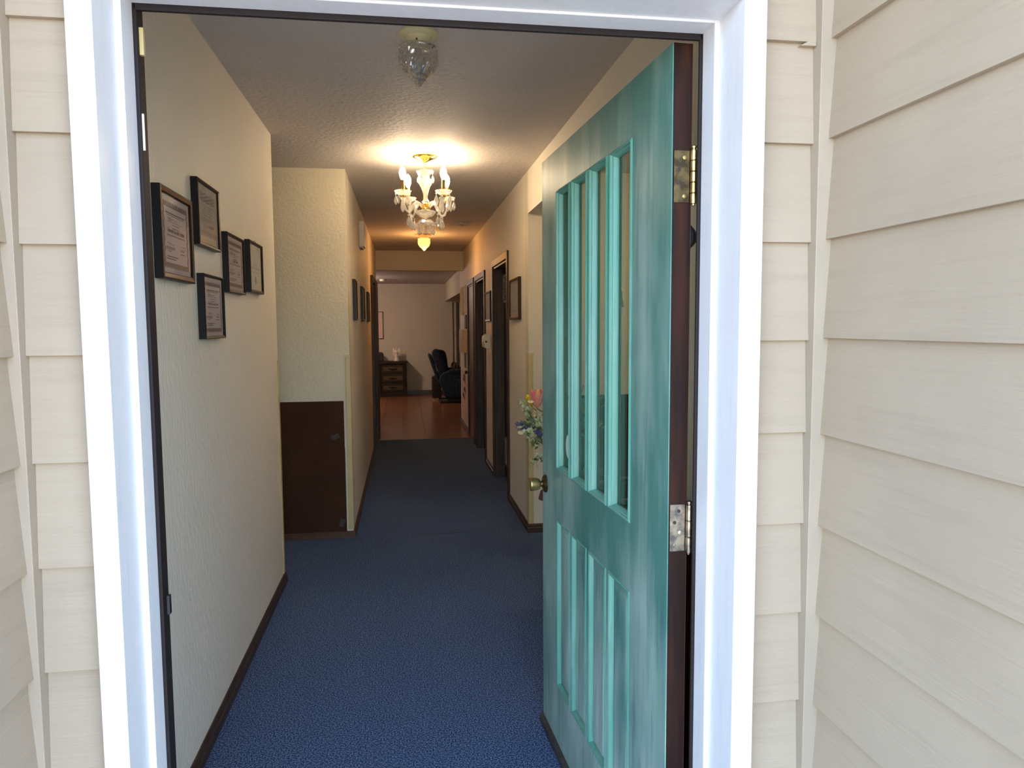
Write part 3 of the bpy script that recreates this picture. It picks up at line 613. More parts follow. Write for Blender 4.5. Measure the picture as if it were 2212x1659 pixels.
for a, b, lb in ((5.47, 5.69, 'first of three small black frames on the narrowed hallway wall, beside the corner guard'), (6.46, 6.79, 'middle of the three small black frames on the narrowed hallway wall'), (7.50, 7.80, 'last of three small black frames, beside the dark door casing')):
    picture(lb, 'picture frame', 'L', XB, a, b, 1.490, 1.790, 0.020, 0.018, M_brownf, M_blackf, art_plain(M_paper2), 'small frames on the narrowed hallway wall', 'picture_frame')
picture('brown framed grey print on the hallway wall beside the corner with the tan guard', 'picture frame', 'R', XR, 5.23, 5.68, 1.488, 1.798, 0.022, 0.022, M_brownf, M_brownf, art_plain(M_grey), 'frames on the long hallway wall', 'picture_frame')
picture('smaller black framed pale print above the white wall telephone', 'picture frame', 'R', XR, 6.97, 7.40, 1.484, 1.778, 0.022, 0.022, M_blackf, M_blackf, art_plain(M_paper2), 'frames on the long hallway wall', 'picture_frame')

# ------------------------------------------------------------------ small fittings
t = thing('door_chime', 'ivory chime box high on the narrowed hallway wall above the small frames', 'door chime', (XB, 0, 0))
G().box(0, 0.045, 6.46, 6.66, 2.13, 2.345).make('chime_cover', M_white, t, bevel=0.004)
G().box(0, 0.030, 6.45, 6.67, 2.12, 2.135).make('chime_base', M_vent, t)
t = thing('wall_telephone', 'ivory wall unit with a round dark dial between the two dark doorways', 'wall phone', (XR, 7.23, 1.285))
G().prism([(0, -.075), (0, .075), (-.035, .075), (-.062, .055), (-.068, 0), (-.062, -.055), (-.035, -.07)], 'y', -.10, .10).make('body', M_white, t, bevel=0.006)
G().lathe([(0.018, 0), (0.018, 0.006), (0.012, 0.007)], seg=20, mtx=Matrix.Translation((-.045, -.103, 0.0)) @ Matrix.Rotation(PI/2, 4, 'X')).make('dial_ring', M_cream, t)
G().lathe([(0.011, 0), (0.011, 0.009), (0.006, 0.01)], seg=20, mtx=Matrix.Translation((-.045, -.103, 0.0)) @ Matrix.Rotation(PI/2, 4, 'X')).make('dial', M_dscrew, t)
G().box(-.012, 0, -.09, .02, -.095, -.075).make('bracket', M_white, t)
t = thing('light_switch', 'ivory light switch plate just below the wall telephone', 'light switch', (XR, 7.25, 1.09))
G().box(-0.006, 0, -.036, .036, -.06, .06).make('switch_plate', M_white, t, bevel=0.002)
G().box(-0.016, -0.006, -.006, .006, -.004, .012).make('toggle', M_white, t)
t = thing('smoke_detector', 'flat round detector on the hallway ceiling beyond the chandelier', 'smoke detector', (0.61, 7.504, HC))
G().lathe([(0.055, -0.024), (0.068, -0.018), (0.07, 0)], seg=28).make('cover', M_ceil, t, smooth=True)
G().lathe([(0.015, -0.028), (0.018, -0.024)], seg=12).make('test_button', M_vent, t)
t = thing('smoke_detector', 'small white detector on the popcorn ceiling of the far room', 'smoke detector', (-0.36, 13.9, FR))
G().lathe([(0.045, -0.04), (0.062, -0.03), (0.064, 0)], seg=24).make('cover', M_white, t, smooth=True)

# ------------------------------------------------------------------ doorways of the hall
def casing(parent, y0, y1, top, x, s, w_=0.062, d=0.016):
    """three casing boards round an opening in a hallway wall, x = wall face, s = direction into the hall"""
    xa, xb = min(x, x+s*d), max(x, x+s*d)
    G().box(xa, xb, y0-w_, y0, 0, top+w_).make('casing', M_wood, parent, bevel=0.003)
    G().box(xa, xb, y1, y1+w_, 0, top+w_).make('casing', M_wood, parent, bevel=0.003)
    G().box(xa, xb+0.0005, y0, y1, top, top+w_).make('casing', M_wood, parent, bevel=0.003)
def doorway(name, D, depth, label, leafm=M_dark, flush=False):
    r = root(name, label); y0, y1, tp = D
    casing(r, y0, y1, tp, XR, -1)
    g = G().box(XR-.002, 0.99, y0, y0+.018, 0, tp).box(XR-.002, 0.99, y1-.018, y1, 0, tp).box(XR-.002, 0.99, y0, y1, tp-.018, tp); g.make('jamb', M_wood, r)
    lx = XR+0.004 if flush else XR+depth
    G().box(lx, lx+0.035, y0+.02, y1-.02, 0.012, tp-.02).make('door_leaf', leafm, r, bevel=0.002)
    if not flush: G().box(lx-.014, lx, y0+.018, y0+.03, 0, tp-.02).box(lx-.014, lx, y1-.03, y1-.018, 0, tp-.02).make('door_stop', M_wood, r)
    return r
d1 = doorway('door_2', D1, 0.088, 'dark framed recessed closet door with white vents, nearest the corner')
def louvre(parent, y0, y1, z0, z1, x):
    v = lab(G().box(x-.006, x, y0, y0+.02, z0, z1).box(x-.006, x, y1-.02, y1, z0, z1).box(x-.006, x, y0, y1, z0, z0+.018).box(x-.006, x, y0, y1, z1-.018, z1).make('vent_frame', M_vent, parent), 'pale vent grille')
    n = int((z1-z0-.04)/.0145)
    for i in range(n):
        z = z0+.022+i*(z1-z0-.044)/n
        G().box(x-.009, x-.002, y0+.02, y1-.02, z, z+.005, mtx=None).make('vent_slat', M_vent, v)
    G().box(x-.0015, x-.0005, y0+.02, y1-.02, z0+.018, z1-.018).make('vent_gap', M_vdark, v)
louvre(d1, 6.30, 6.80, 1.655, 1.91, XR+.088)
louvre(d1, 6.25, 6.74, 0.14, 0.40, XR+.088)
d2 = doorway('door_3', D2, 0.075, 'dark framed doorway between the telephone and the red brown door')
d3 = doorway('door_4', D3, 0.0, 'closed red brown door with a round knob, last along the hallway', M_woodr, True)
G().lathe([(0.026, 0), (0.026, 0.004), (0.010, 0.010), (0.010, 0.03), (0.024, 0.042), (0.026, 0.056), (0.016, 0.064)], seg=20, mtx=Matrix.Translation((XR+.002, D3[1]-.07, 0.835)) @ Matrix.Rotation(-PI/2, 4, 'Y')).make('knob', M_blackp, d3, smooth=True)
G().box(XR-.004, XR+.002, D3[1]-.11, D3[1]-.04, 0.80, 0.93).make('knob_plate', M_brass2, d3)
G().box(XR-.010, XR+.004, D3[0]+.016, D3[0]+.03, 1.62, 1.74).make('hinge_leaf', M_blackp, d3)
# left doorway casing at the end of the hall
d5 = root('door_5', 'dark doorway casing at the far end of the narrowed wall')
casing(d5, 8.57, 9.98, 1.955, XB, 1, 0.07, 0.030)
G().box(XB-.001, XB+.004, 8.57, 9.98, 0.0, 1.955).make('door_leaf', M_dark, d5)
G().box(XB, XB+.034, 9.22, 9.98, 0.0, 1.955).make('door_leaf', M_wood, d5)

# things pinned on the end of the right wall
x = XR
tag(G().box(x-.012, x, 10.20, 10.75, 1.60, 1.985).make('yellow_calendar', M_yell), 'yellow sheet pinned high on the end of the hallway wall', 'wall calendar')
tag(G().box(x-.010, x-.001, 9.86, 10.15, 1.62, 1.99).make('paper_sheet', M_paper2), 'pale sheet pinned between the yellow sheet and the red brown door', 'paper')
t = thing('striped_booklet', 'small red striped booklet hung above the beige wall box', 'booklet', (x, 9.9, 1.52))
G().box(-.02, 0, -.11, .11, -.12, .07).make('cover', M_blackp, t)
for i in range(7): G().box(-.0215, -.02, -.10, .10, -.10+i*.024, -.09+i*.024).make('stripe', M_stripe, t)
t = thing('wall_box', 'beige box mounted on the wall beside the knob of the red brown door', 'wall box', (x, 10.1, 1.23))
G().box(-.058, 0, -.30, .30, -.155, .155).make('box_body', M_box, t, bevel=0.003)
G().box(-.064, -.058, -.29, .29, -.150, .150).make('box_door', M_box, t, bevel=0.003)
G().box(-.062, 0, -.303, -.30, -.155, -.150).make('lower_lip', M_vent, t)
t = thing('paper_sheet', 'pinkish sheet with dark scribbles low on the end of the hallway wall', 'paper', (x, 10.4, 0.80))
G().box(-.006, -.001, -.45, .35, -.70, .0).make('sheet', M_pink, t)
for (a, b, z0, z1) in ((-.35, -.05, -.10, -.03), (-.30, 0.0, -.15, -.08), (-.4, -.1, -.30, -.2), (-.2, .1, -.40, -.3)):
    G().tube([(-.008, a+(b-a)*k/6, z0+(z1-z0)*((k*37 % 7)/7)) for k in range(7)], .006, 4).make('scribble', M_ink, t)
tag(G().prism([(10.0, 1.07), (10.22, 1.07), (10.14, 0.86), (9.98, 0.86)], 'x', x-.01, x).make('dark_pennant', M_blackp), 'small dark pennant hung under the beige wall box', 'pennant')

# ------------------------------------------------------------------ ceiling lamps
def acorn_lamp(label, loc, shade_mat, basem, lit, group='acorn ceiling lamps'):
    t = thing('ceiling_lamp', label, 'ceiling lamp', loc)
    lab(G().lathe([(0.066, 0), (0.068, -0.008), (0.062, -0.016), (0.050, -0.020), (0.047, -0.026), (0.047, -0.052), (0.040, -0.055)][::-1], seg=32).make('lamp_base', basem, t, smooth=True), 'cream lamp base')
    def wob(a, z):
        return 1.0+0.045*math.sin(a*14+(round(z*90) % 2)*PI) if -0.150 < z < -0.066 else 1.0
    prof = [(0.066, -0.050), (0.0705, -0.053), (0.0705, -0.058), (0.066, -0.061), (0.067, -0.07), (0.0685, -0.082), (0.0685, -0.094), (0.067, -0.106), (0.063, -0.118), (0.057, -0.130), (0.049, -0.141), (0.039, -0.151), (0.030, -0.158), (0.027, -0.162), (0.027, -0.166), (0.022, -0.169), (0.016, -0.176), (0.011, -0.182), (0.003, -0.187)]
    G().lathe(prof[::-1], seg=56, wob=wob, cap=False).make('glass_shade', shade_mat, t)
    if not lit:
        G().lathe([(0.012, -0.055), (0.014, -0.075), (0.024, -0.095), (0.026, -0.11), (0.018, -0.128), (0.003, -0.134)][::-1], seg=16).make('bulb', M_farw, t, smooth=True)
        for k in range(3):
            a = k*2*PI/3+.4
            G().lathe([(.003, 0), (.003, .012), (.001, .013)], seg=8, mtx=Matrix.Translation((.045*math.cos(a), .045*math.sin(a), -.042)) @ Matrix.Rotation(a, 4, 'Z') @ Matrix.Rotation(PI/2, 4, 'Y')).make('thumb_screw', M_brass2, t)
    return t
acorn_lamp('clear cut glass acorn lamp, unlit, on the ceiling just inside the front door', (0.071, 2.688, HC), G_cut, M_cream, False)
acorn_lamp('glowing amber acorn lamp on the ceiling beyond the chandelier', (0.252, 8.45, HC), M_orange, M_cream, True)
fl = light('hall_lamp_light', 'POINT', (0.252, 8.45, HC-0.25), FAR_W, (1.0, 0.48, 0.16), shadow_soft_size=0.05)
t = thing('ceiling_lamp', 'round glass ceiling lamp lighting the far room beside the doorway', 'ceiling lamp', (-1.25, 13.3, FR))
G().lathe([(0.15, 0), (0.15, -0.02), (0.14, -0.025)][::-1], seg=32).make('lamp_base', M_cream, t)
G().lathe([(0.135, -0.025), (0.125, -0.06), (0.09, -0.09), (0.03, -0.105), (0.002, -0.107)][::-1], seg=32).make('glass_shade', M_glow, t, smooth=True)
light('far_room_light', 'POINT', (-1.25, 13.3, FR-0.2), ROOM_W, (1.0, 0.75, 0.60), shadow_soft_size=0.12)

t = thing('ceiling_lamp', 'unseen round ceiling lamp added to brighten the side room behind the open front door', 'ceiling lamp', (1.75, 3.75, HC))  # added out of view, brightens the wall behind the door panes
G().lathe([(0.12, 0), (0.12, -0.02), (0.11, -0.025)][::-1], seg=32).make('lamp_base', M_cream, t)
G().lathe([(0.105, -0.025), (0.098, -0.05), (0.07, -0.075), (0.02, -0.088), (0.002, -0.09)][::-1], seg=32).make('glass_shade', M_glow2, t, smooth=True)
light('side_room_fill', 'POINT', (1.75, 3.75, HC-0.17), 3.6, (1.0, 0.78, 0.55), shadow_soft_size=0.1)

# ------------------------------------------------------------------ chandelier
CX, CY = 0.150, 4.584
ch = thing('chandelier', 'four armed crystal chandelier with lit candle bulbs and brass canopy', 'chandelier', (CX, CY, HC), math.radians(-8))
G().lathe([(0.075, 0), (0.075, -0.006), (0.068, -0.012), (0.045, -0.020), (0.020, -0.032), (0.008, -0.040)][::-1], seg=32, wob=lambda a, z: 1+0.02*math.cos(a*12)).make('canopy', M_gold, ch, smooth=True)
g = G()
for i in range(5):
    c = Vector((0, 0, -0.046-0.0115*i)); r = 0.007
    pts = [c+Vector((r*math.cos(a)*(i % 2 == 0)+0, r*math.cos(a)*(i % 2 == 1), r*1.2*math.sin(a))) for a in [2*PI*k/10 for k in range(11)]]
    g.tube(pts, 0.0016, 6, cap=False)
g.make('chain', M_gold, ch, smooth=True)
def prism_drop(parent, x, y, z, s=1.0, name='crystal_drop'):
    """bead on a wire with a faceted pear drop below"""
    g = G()
    g.lathe([(0.001, -0.014), (0.0065, -0.007), (0.001, 0)], c=(x, y, z), seg=8)
    g.lathe([(0.001, -0.062*s-.014), (0.009*s, -0.05*s-.014), (0.0125*s, -0.036*s-.014), (0.009*s, -0.018*s-.014), (0.001, -0.016)], c=(x, y, z), seg=8)
    return g.make(name, G_crys, parent)
def bobeche(parent, c, r, name='bobeche', n=10):
    wob = lambda a, z: 1+0.07*math.cos(a*n)*(z > c[2]-.0)
    g = G().lathe([(0.012, -0.018), (r*0.55, -0.014), (r*0.85, -0.004), (r, 0.010), (r*0.93, 0.010), (r*0.78, 0.0), (r*0.5, -0.008), (0.012, -0.010)], c=c, seg=40, cap=False, wob=lambda a, z: 1+0.06*math.cos(a*n) if z > -.006 else 1)
    return g.make(name, G_crys, parent, smooth=True)
tb = bobeche(ch, (0, 0, -0.10), 0.052, 'top_bobeche')
for k in range(5): prism_drop(tb, 0.046*math.cos(k*2*PI/5+.2), 0.046*math.sin(k*2*PI/5+.2), -0.098, 0.85)
G().tube([(0, 0, -0.095), (0, 0, -0.44)], 0.005, 8).make('centre_rod', M_gold, ch)
G().lathe([(0.018, -0.285), (0.024, -0.275), (0.014, -0.262), (0.013, -0.235), (0.022, -0.205), (0.036, -0.175), (0.040, -0.155), (0.034, -0.138), (0.018, -0.130), (0.026, -0.120), (0.018, -0.108), (0.03, -0.102)], seg=16).make('glass_baluster', G_crys, ch)
lab(G().lathe([(0.026, -0.325), (0.028, -0.315), (0.016, -0.308), (0.016, -0.295), (0.022, -0.290), (0.020, -0.285)], seg=24).make('hub', M_gold, ch, smooth=True), 'brass hub')
G().lathe([(0.008, -0.375), (0.035, -0.368), (0.055, -0.350), (0.062, -0.333), (0.056, -0.333), (0.034, -0.352), (0.008, -0.36)], seg=16, wob=lambda a, z: 1+0.05*math.cos(8*a)).make('glass_bowl', G_crys, ch)
lb_ = G().lathe([(0.050, -0.412), (0.052, -0.405), (0.044, -0.392), (0.028, -0.382), (0.008, -0.378), (0.008, -0.384), (0.026, -0.388), (0.040, -0.398), (0.046, -0.412)], seg=16, cap=False).make('lower_canopy', G_crys, ch)
for k in range(8):
    a = k*2*PI/8+.3; prism_drop(lb_, 0.048*math.cos(a), 0.048*math.sin(a), -0.414, 0.8)
g = G()
for k in range(44):
    a = 2*PI*k/44; dz = 0.018*abs(math.sin(a*4)); rr = 0.055+0.006*abs(math.sin(a*4))
    g.ell((rr*math.cos(a), rr*math.sin(a), -0.405-dz), .0042, .0042, .0042, 6, 4)
o = g.make('bead_string', G_crys, ch)
G().lathe([(0.001, -0.492), (0.007, -0.475), (0.010, -0.462), (0.004, -0.45), (0.007, -0.443), (0.001, -0.436)], seg=8).make('finial_drop', G_crys, ch)
for k in range(4):
    a = PI/4+k*PI/2; u = Vector((math.cos(a), math.sin(a), 0)); R0 = 0.172
    P = [u*0.022+Vector((0, 0, -0.318)), u*0.045+Vector((0, 0, -0.290)), u*0.070+Vector((0, 0, -0.283)), u*0.092+Vector((0, 0, -0.300)), u*0.108+Vector((0, 0, -0.335)), u*0.128+Vector((0, 0, -0.352)), u*0.152+Vector((0, 0, -0.340)), u*0.168+Vector((0, 0, -0.305)), u*R0+Vector((0, 0, -0.262))]
    ar = G().tube(P, [0.008, .0085, .008, .0085, .008, .0085, .008, .0075, .007], 6).make('arm', G_crys, ch)
    G().lathe([(0.0085, -0.326), (0.0105, -0.318), (0.0095, -0.300), (0.0085, -0.296)], c=(u.x*0.024, u.y*0.024, 0), seg=12).make('arm_socket', M_gold, ar)
    c = u*R0
    bb = bobeche(ch, (c.x, c.y, -0.240), 0.050)
    for j in range(5):
        b = a+j*2*PI/5+.3
        prism_drop(bb, c.x+0.044*math.cos(b), c.y+0.044*math.sin(b), -0.240, 1.15 if j % 2 else .95)
    for j in (-1, 1):
        v_ = Vector((-u.y, u.x, 0))*0.010*j
        prism_drop(ar, u.x*0.126+v_.x, u.y*0.126+v_.y, -0.360, 1.05)
    G().lathe([(0.016, -0.268), (0.020, -0.260), (0.012, -0.255)], c=(c.x, c.y, 0), seg=16).make('cup', M_gold, ch)
    lab(G().lathe([(0.0125, -0.250), (0.0125, -0.168), (0.0105, -0.166)], c=(c.x, c.y, 0), seg=16).make('candle_sleeve', M_gold, ch, smooth=True), 'brass candle sleeve')
    lab(G().lathe([(0.009, -0.166), (0.0165, -0.148), (0.020, -0.130), (0.0185, -0.112), (0.012, -0.096), (0.002, -0.084)], c=(c.x, c.y, 0), seg=16).make('candle_bulb', M_bulb, ch, smooth=True), 'lit candle bulb')
    wv = Matrix.Rotation(math.radians(-8), 4, 'Z') @ c
    light('chandelier_light', 'POINT', (CX+wv.x, CY+wv.y, HC-0.125), CHAND_W, (1.0, 0.76, 0.52), shadow_soft_size=0.022)

# ------------------------------------------------------------------ far room furniture
def framed_far():
    t = thing('wall_picture', 'framed print with a pinkish mat on the far wall above the dresser', 'picture', (-0.93, FY, 1.174))
    W_, H_ = 0.52, 0.566
    G().box(0, W_, -.02, 0, 0, .012).box(0, W_, -.02, 0, H_-.012, H_).box(0, .012, -.02, 0, 0, H_).box(W_-.012, W_, -.02, 0, 0, H_).make('frame', M_draw, t)
    G().box(.012, W_-.012, -.008, -.002, .012, H_-.012).make('mat_board', M_pink, t)
    G().box(.10, W_-.10, -.011, -.008, .08, H_-.12).make('print', mat('dark_print', (0.05, 0.05, 0.06), .5, col2=(.16, .12, .11), cscale=14), t)
framed_far()
dr = thing('dresser', 'dark carved three drawer nightstand against the far wall', 'dresser', (-0.225, 15.0, 0))
g = G().box(-.265, .265, 0, .38, 0.05, .68); g.make('body', M_cab, dr)
G().prism([(-.312, .692), (-.30, .72), (.30, .72), (.312, .692), (.275, .675), (-.275, .675)], 'y', -.035, .395).make('top', M_cab, dr, bevel=.003)
G().box(-.285, .285, -.02, .385, 0, .035).box(-.275, .275, -.012, .383, .035, .06).box(-.28, .28, -.016, .384, .06, .072).make('plinth', M_cab, dr, bevel=.004)
for s in (-1, 1):
    G().lathe([(.018, .08), (.022, .10), (.014, .12), (.020, .16), (.022, .28), (.016, .33), (.020, .36), (.014, .40), (.021, .46), (.021, .58), (.014, .62), (.022, .65), (.018, .668)], c=(s*.262, -.004, 0), seg=14).make('turned_column', M_cab, dr, smooth=True)
for i in range(3):
    z0 = .105+i*.19
    dw = G().box(-.235, .235, -.012, 0, z0, z0+.165).make('drawer', M_cab, dr, bevel=.004)
    lab(G().box(-.195, .195, -.018, -.012, z0+.04, z0+.125).make('drawer_inlay', M_draw, dw, bevel=.003), 'lighter inset panel')
    zc = z0+.083
    g = G().tube([(-.07, -.024, zc+.006), (-.045, -.030, zc-.008), (-.02, -.034, zc-.014), (.02, -.034, zc-.014), (.045, -.030, zc-.008), (.07, -.024, zc+.006)], .005, 6)
    for k in range(-3, 4): g.ell((k*.024, -.021, zc+.006*math.cos(k*2)), .014, .004, .011, 8, 5)
    g.make('ornate_pull', M_pull, dw)
# figurine
an = thing('angel_figurine', 'small pale winged angel figurine standing on the nightstand', 'figurine', (-0.150, 15.18, 0.72))
G().lathe([(.052, 0), (.052, .022), (.044, .028)], seg=18).make('pedestal', M_stat, an, bevel=.002)
G().lathe([(.040, .028), (.036, .05), (.030, .10), (.024, .14), (.020, .155), (.027, .18), (.029, .20), (.020, .215), (.009, .222), (.009, .232)], seg=18, wob=lambda a, z: 1+(.10*math.cos(a*7) if z < .15 else 0)).make('robed_body', M_stat, an, smooth=True)
G().ell((0, -.002, .248), .014, .015, .019, 12, 8).ell((0, .006, .256), .016, .015, .017, 12, 8).make('head', M_stat, an, smooth=True)
for s in (-1, 1):
    G().tube([(s*.026, 0, .205), (s*.036, -.012, .17), (s*.018, -.032, .165), (s*.004, -.034, .185)], [.008, .0075, .006, .004], 8).make('arm', M_stat, an, smooth=True)
    w_ = [(s*.008, .20), (s*.030, .235), (s*.055, .272), (s*.072, .262), (s*.078, .22), (s*.070, .16), (s*.058, .11), (s*.046, .095), (s*.030, .14), (s*.012, .17)]
    lab(G().prism(w_, 'y', .014, .022).make('wing', M_stat, an, bevel=.002), 'feathered wing')
    g = G()
    for k in range(5): g.tube([(s*(.020+.008*k), .012, .215-.012*k), (s*(.050+.005*k), .011, .235-.035*k)], .0022, 4)
    g.make('feather_ridges', M_stat, an)
t = thing('speaker', 'black rounded box on the nightstand beside the doorway', 'speaker', (-0.50, 15.12, 0.72))
G().prism([(-.09, 0), (.09, 0), (.095, .10), (.09, .15), (.07, .178), (.04, .185), (-.04, .185), (-.09, .15)], 'y', 0, .14).make('housing', M_blackp, t, bevel=.01)
G().box(-.075, .075, -.003, 0, .015, .15).make('grille', M_vdark, t)
# recliner, seen from its side and facing the right wall
rc = thing('recliner', 'navy blue wing recliner turned to the right, seen from the side', 'recliner', (0, 13.45, 0))
def sidepoly(pts, y0, y1, name, mt, bev=.03, par=None, label=None):
    o = G().prism(pts, 'y', y0, y1).make(name, mt, par or rc, bevel=bev)
    o.modifiers[0].segments = 4
    for p in o.data.polygons: p.use_smooth = True
    if label: o['label'] = label
    return o
# outer back shell, inner back cushion with wing
sidepoly([(.455, .885), (.475, .915), (.515, .90), (.60, .62), (.69, .46), (.70, .36), (.64, .36), (.60, .46), (.53, .66)], .10, .72, 'back_shell', M_navy, .02)
sidepoly([(.515, .93), (.53, .98), (.58, 1.015), (.65, 1.00), (.70, .93), (.74, .78), (.80, .52), (.80, .40), (.68, .40), (.635, .56), (.56, .76)], .06, .26, 'wing', M_navy, .04)
sidepoly([(.60, .93), (.64, .985), (.70, .99), (.76, .93), (.80, .80), (.84, .55), (.80, .42), (.70, .42)], .26, .56, 'backrest', M_navy, .04)
sidepoly([(.66, .93), (.70, .975), (.76, .975), (.80, .92), (.825, .80), (.835, .66), (.79, .62), (.74, .70)], .56, .76, 'wing', M_rcl, .03, label='browner wing on the far side')
sidepoly([(.64, .44), (.66, .52), (.72, .575), (.82, .61), (1.45, .635), (1.50, .60), (1.50, .50), (1.48, .12), (.78, .10), (.74, .14), (.66, .36)], 0, .15, 'armrest', M_navy, .035, label='near armrest and side panel')
sidepoly([(.78, .55), (.80, .61), (.86, .64), (1.47, .655), (1.52, .62), (1.52, .56)], -.012, .16, 'arm_pad', M_navy, .03)
sidepoly([(.70, .40), (.74, .60), (.86, .63), (1.45, .645), (1.50, .60), (1.48, .12), (.76, .10)], .62, .77, 'armrest', M_navy, .035, label='far armrest')
sidepoly([(.72, .18), (.72, .44), (1.50, .46), (1.52, .40), (1.50, .14)], .15, .62, 'seat', M_navy, .04)
sidepoly([(.95, .15), (.95, .45), (1.45, .47), (1.45, .13)], -.022, 0.0, 'side_pocket', M_navy, .008)
G().box(.66, 1.50, .06, .70, .0, .045).box(.78, 1.46, .02, .08, .03, .085).make('base', M_vdark, rc)
g = G().tube([(.82, .03, .075), (1.4, .03, .075)], .012, 8).make('lever_bar', M_blackp, rc)
sidepoly([(.53, .06), (.53, .46), (.58, .48), (.70, .48), (.70, .06)], .45, .75, 'back_skirt', M_cab, .01, label='dark brown panel behind the chair')
pw = tag(G().ell((0, 0, 0), .075, .16, .14, 20, 14).make('throw_pillow', M_pil, None, smooth=True, loc=(.965, 13.85, .625), rot=(0, -.25, 0)), 'striped pillow lying on the navy recliner', 'pillow')
# curtain under the soffit
cu = thing('curtain', 'pale grey pleated curtain hanging under the soffit in the far room', 'curtain', (0, 15.28, 0))
pts = []; n = 64
for i in range(n+1): pts.append((1.02+0.9*i/n, .045*math.sin(i*.9)))
g = G()
back = [(p[0], p[1]+.006) for p in pts][::-1]
g.prism(pts+back, 'z', .05, 1.945).make('pleated_cloth', M_curt, cu, smooth=True)
G().box(1.0, 1.95, -.05, .05, 1.925, 1.948).make('rail', M_box, cu)

# ------------------------------------------------------------------ chair, side table, vase and bouquet behind the open door
chx = thing('armchair', 'red brown wooden armchair, only its armrest end showing beside the door knob', 'chair', (0.70, 3.62, 0), 0)
G().box(.02, .50, -.48, -.04, .40, .44).make('seat_frame', M_chair, chx, bevel=.006)
G().box(.03, .49, -.47, -.05, .44, .48).make('seat_cushion', M_cush, chx, bevel=.015)
for (a, b, h) in ((.03, -.06, .60), (.03, -.46, .60), (.48, -.06, .98), (.48, -.46, .98)):
    G().tube([(a, b, 0), (a, b, h)], [.016, .020], 10).make('leg', M_chair, chx, smooth=True)
for b in (-.06, -.46):
    G().tube([(-.022, b+.02, .565), (-.012, b+.012, .60), (.02, b, .618), (.20, b, .628), (.48, b, .66)], [.016, .019, .019, .018, .016], 10).make('armrest', M_chair, chx, smooth=True)
G().box(.465, .495, -.46, -.06, .90, .98).box(.465, .495, -.46, -.06, .60, .66).make('back_rail', M_chair, chx, bevel=.005)
for k in range(5): G().box(.472, .488, -.42+.08*k, -.395+.08*k, .66, .90).make('back_slat', M_chair, chx)
stb = thing('side_table', 'small round dark table holding the vase behind the door', 'side table', (1.06, 4.34, 0))
G().lathe([(.16, .52), (.17, .53), (.17, .545), (.16, .55)], seg=36).make('table_top', M_wood, stb, smooth=True)
G().lathe([(.10, 0), (.10, .02), (.03, .04), (.025, .30), (.035, .34), (.022, .40), (.06, .52)], seg=20).make('pedestal', M_wood, stb, smooth=True)
vs = tag(G().lathe([(.045, .001), (.065, .05), (.07, .10), (.05, .17), (.032, .20), (.042, .215), (.036, .215), (.026, .20), (.044, .16), (.06, .10)], seg=28, cap=False).lathe([(.04, .0), (.05, .05)], seg=28).make('vase', M_vase, smooth=True, loc=(1.03, 4.32, 0.55)), 'dark green vase holding the flowers on the side table', 'vase')
bq = thing('bouquet', 'bouquet of a coral tulip, yellow, white and blue flowers showing beside the door', 'flowers', (1.03, 4.32, 0.55))
B0 = Vector((1.03, 4.32, 0.55))
def L_(x, y, z): return Vector((x, y, z))-B0
def stem(pts, r=.0025, name='stem', par=None): return G().tube(pts, r, 6).make(name, M_leaf, par or bq)
def px(x, yy, Y):
    """world point on the plane at depth Y that the photograph shows at that pixel (only used once, to place petals in the real room)"""
    v = Vector(((x-1106)/1573.19, -(yy-829.5)/1573.19, 1.0)); d = rt2*v.x+up2*v.y+fw*v.z
    s = Y/d.y; return Vector((d.x*s, Y, EYE+d.z*s))
def petal(c, ax, ln, wd, lean, mt, name, par, curl=.25):
    """cupped petal rising from c, leaning outwards about azimuth ax"""
    g = G(); rows_ = []
    for i in range(6):
        u = i/5; wv = wd*math.sin(PI*(0.12+0.80*u))**0.8; out = lean*math.sin(u*PI*.55)*(1-curl*u); z = ln*u
        row = []
        for j in range(5):
            v = j/4-.5; aa = ax+v*wv/max(lean, .01)*1.1
            row.append(g.b.verts.new(c+Vector((math.cos(aa)*(out+.002), math.sin(aa)*(out+.002), z-.10*ln*abs(v)*u))))
        rows_.append(row)
    for a, b in zip(rows_, rows_[1:]):
        for j in range(4): g.b.faces.new((a[j], a[j+1], b[j+1], b[j]))
    o = g.make(name, mt, par, smooth=True); so = o.modifiers.new('t', 'SOLIDIFY'); so.thickness = .0012; return o
neck = L_(1.03, 4.32, .775)
# tulip
tc = px(1160, 883, 4.05)-B0
tl = stem([neck, (neck+tc)/2+Vector((-.02, 0, .03)), tc], .0035, 'tulip_stem')
for k in range(3): petal(tc, k*2*PI/3+.5, .115, .066, .046, M_tulip, 'petal', tl, .35)
for k in range(3): petal(tc, k*2*PI/3+1.55, .108, .070, .052, M_tulip2, 'petal', tl, .30)
# yellow flower
yc = px(1148, 878, 4.12)-B0
yl = stem([neck, (neck+yc)/2+Vector((-.03, 0, .0)), yc], .003, 'yellow_flower_stem')
for k in range(6): petal(yc, k*2*PI/6, .068, .04, .038, M_yel, 'petal', yl, .1)
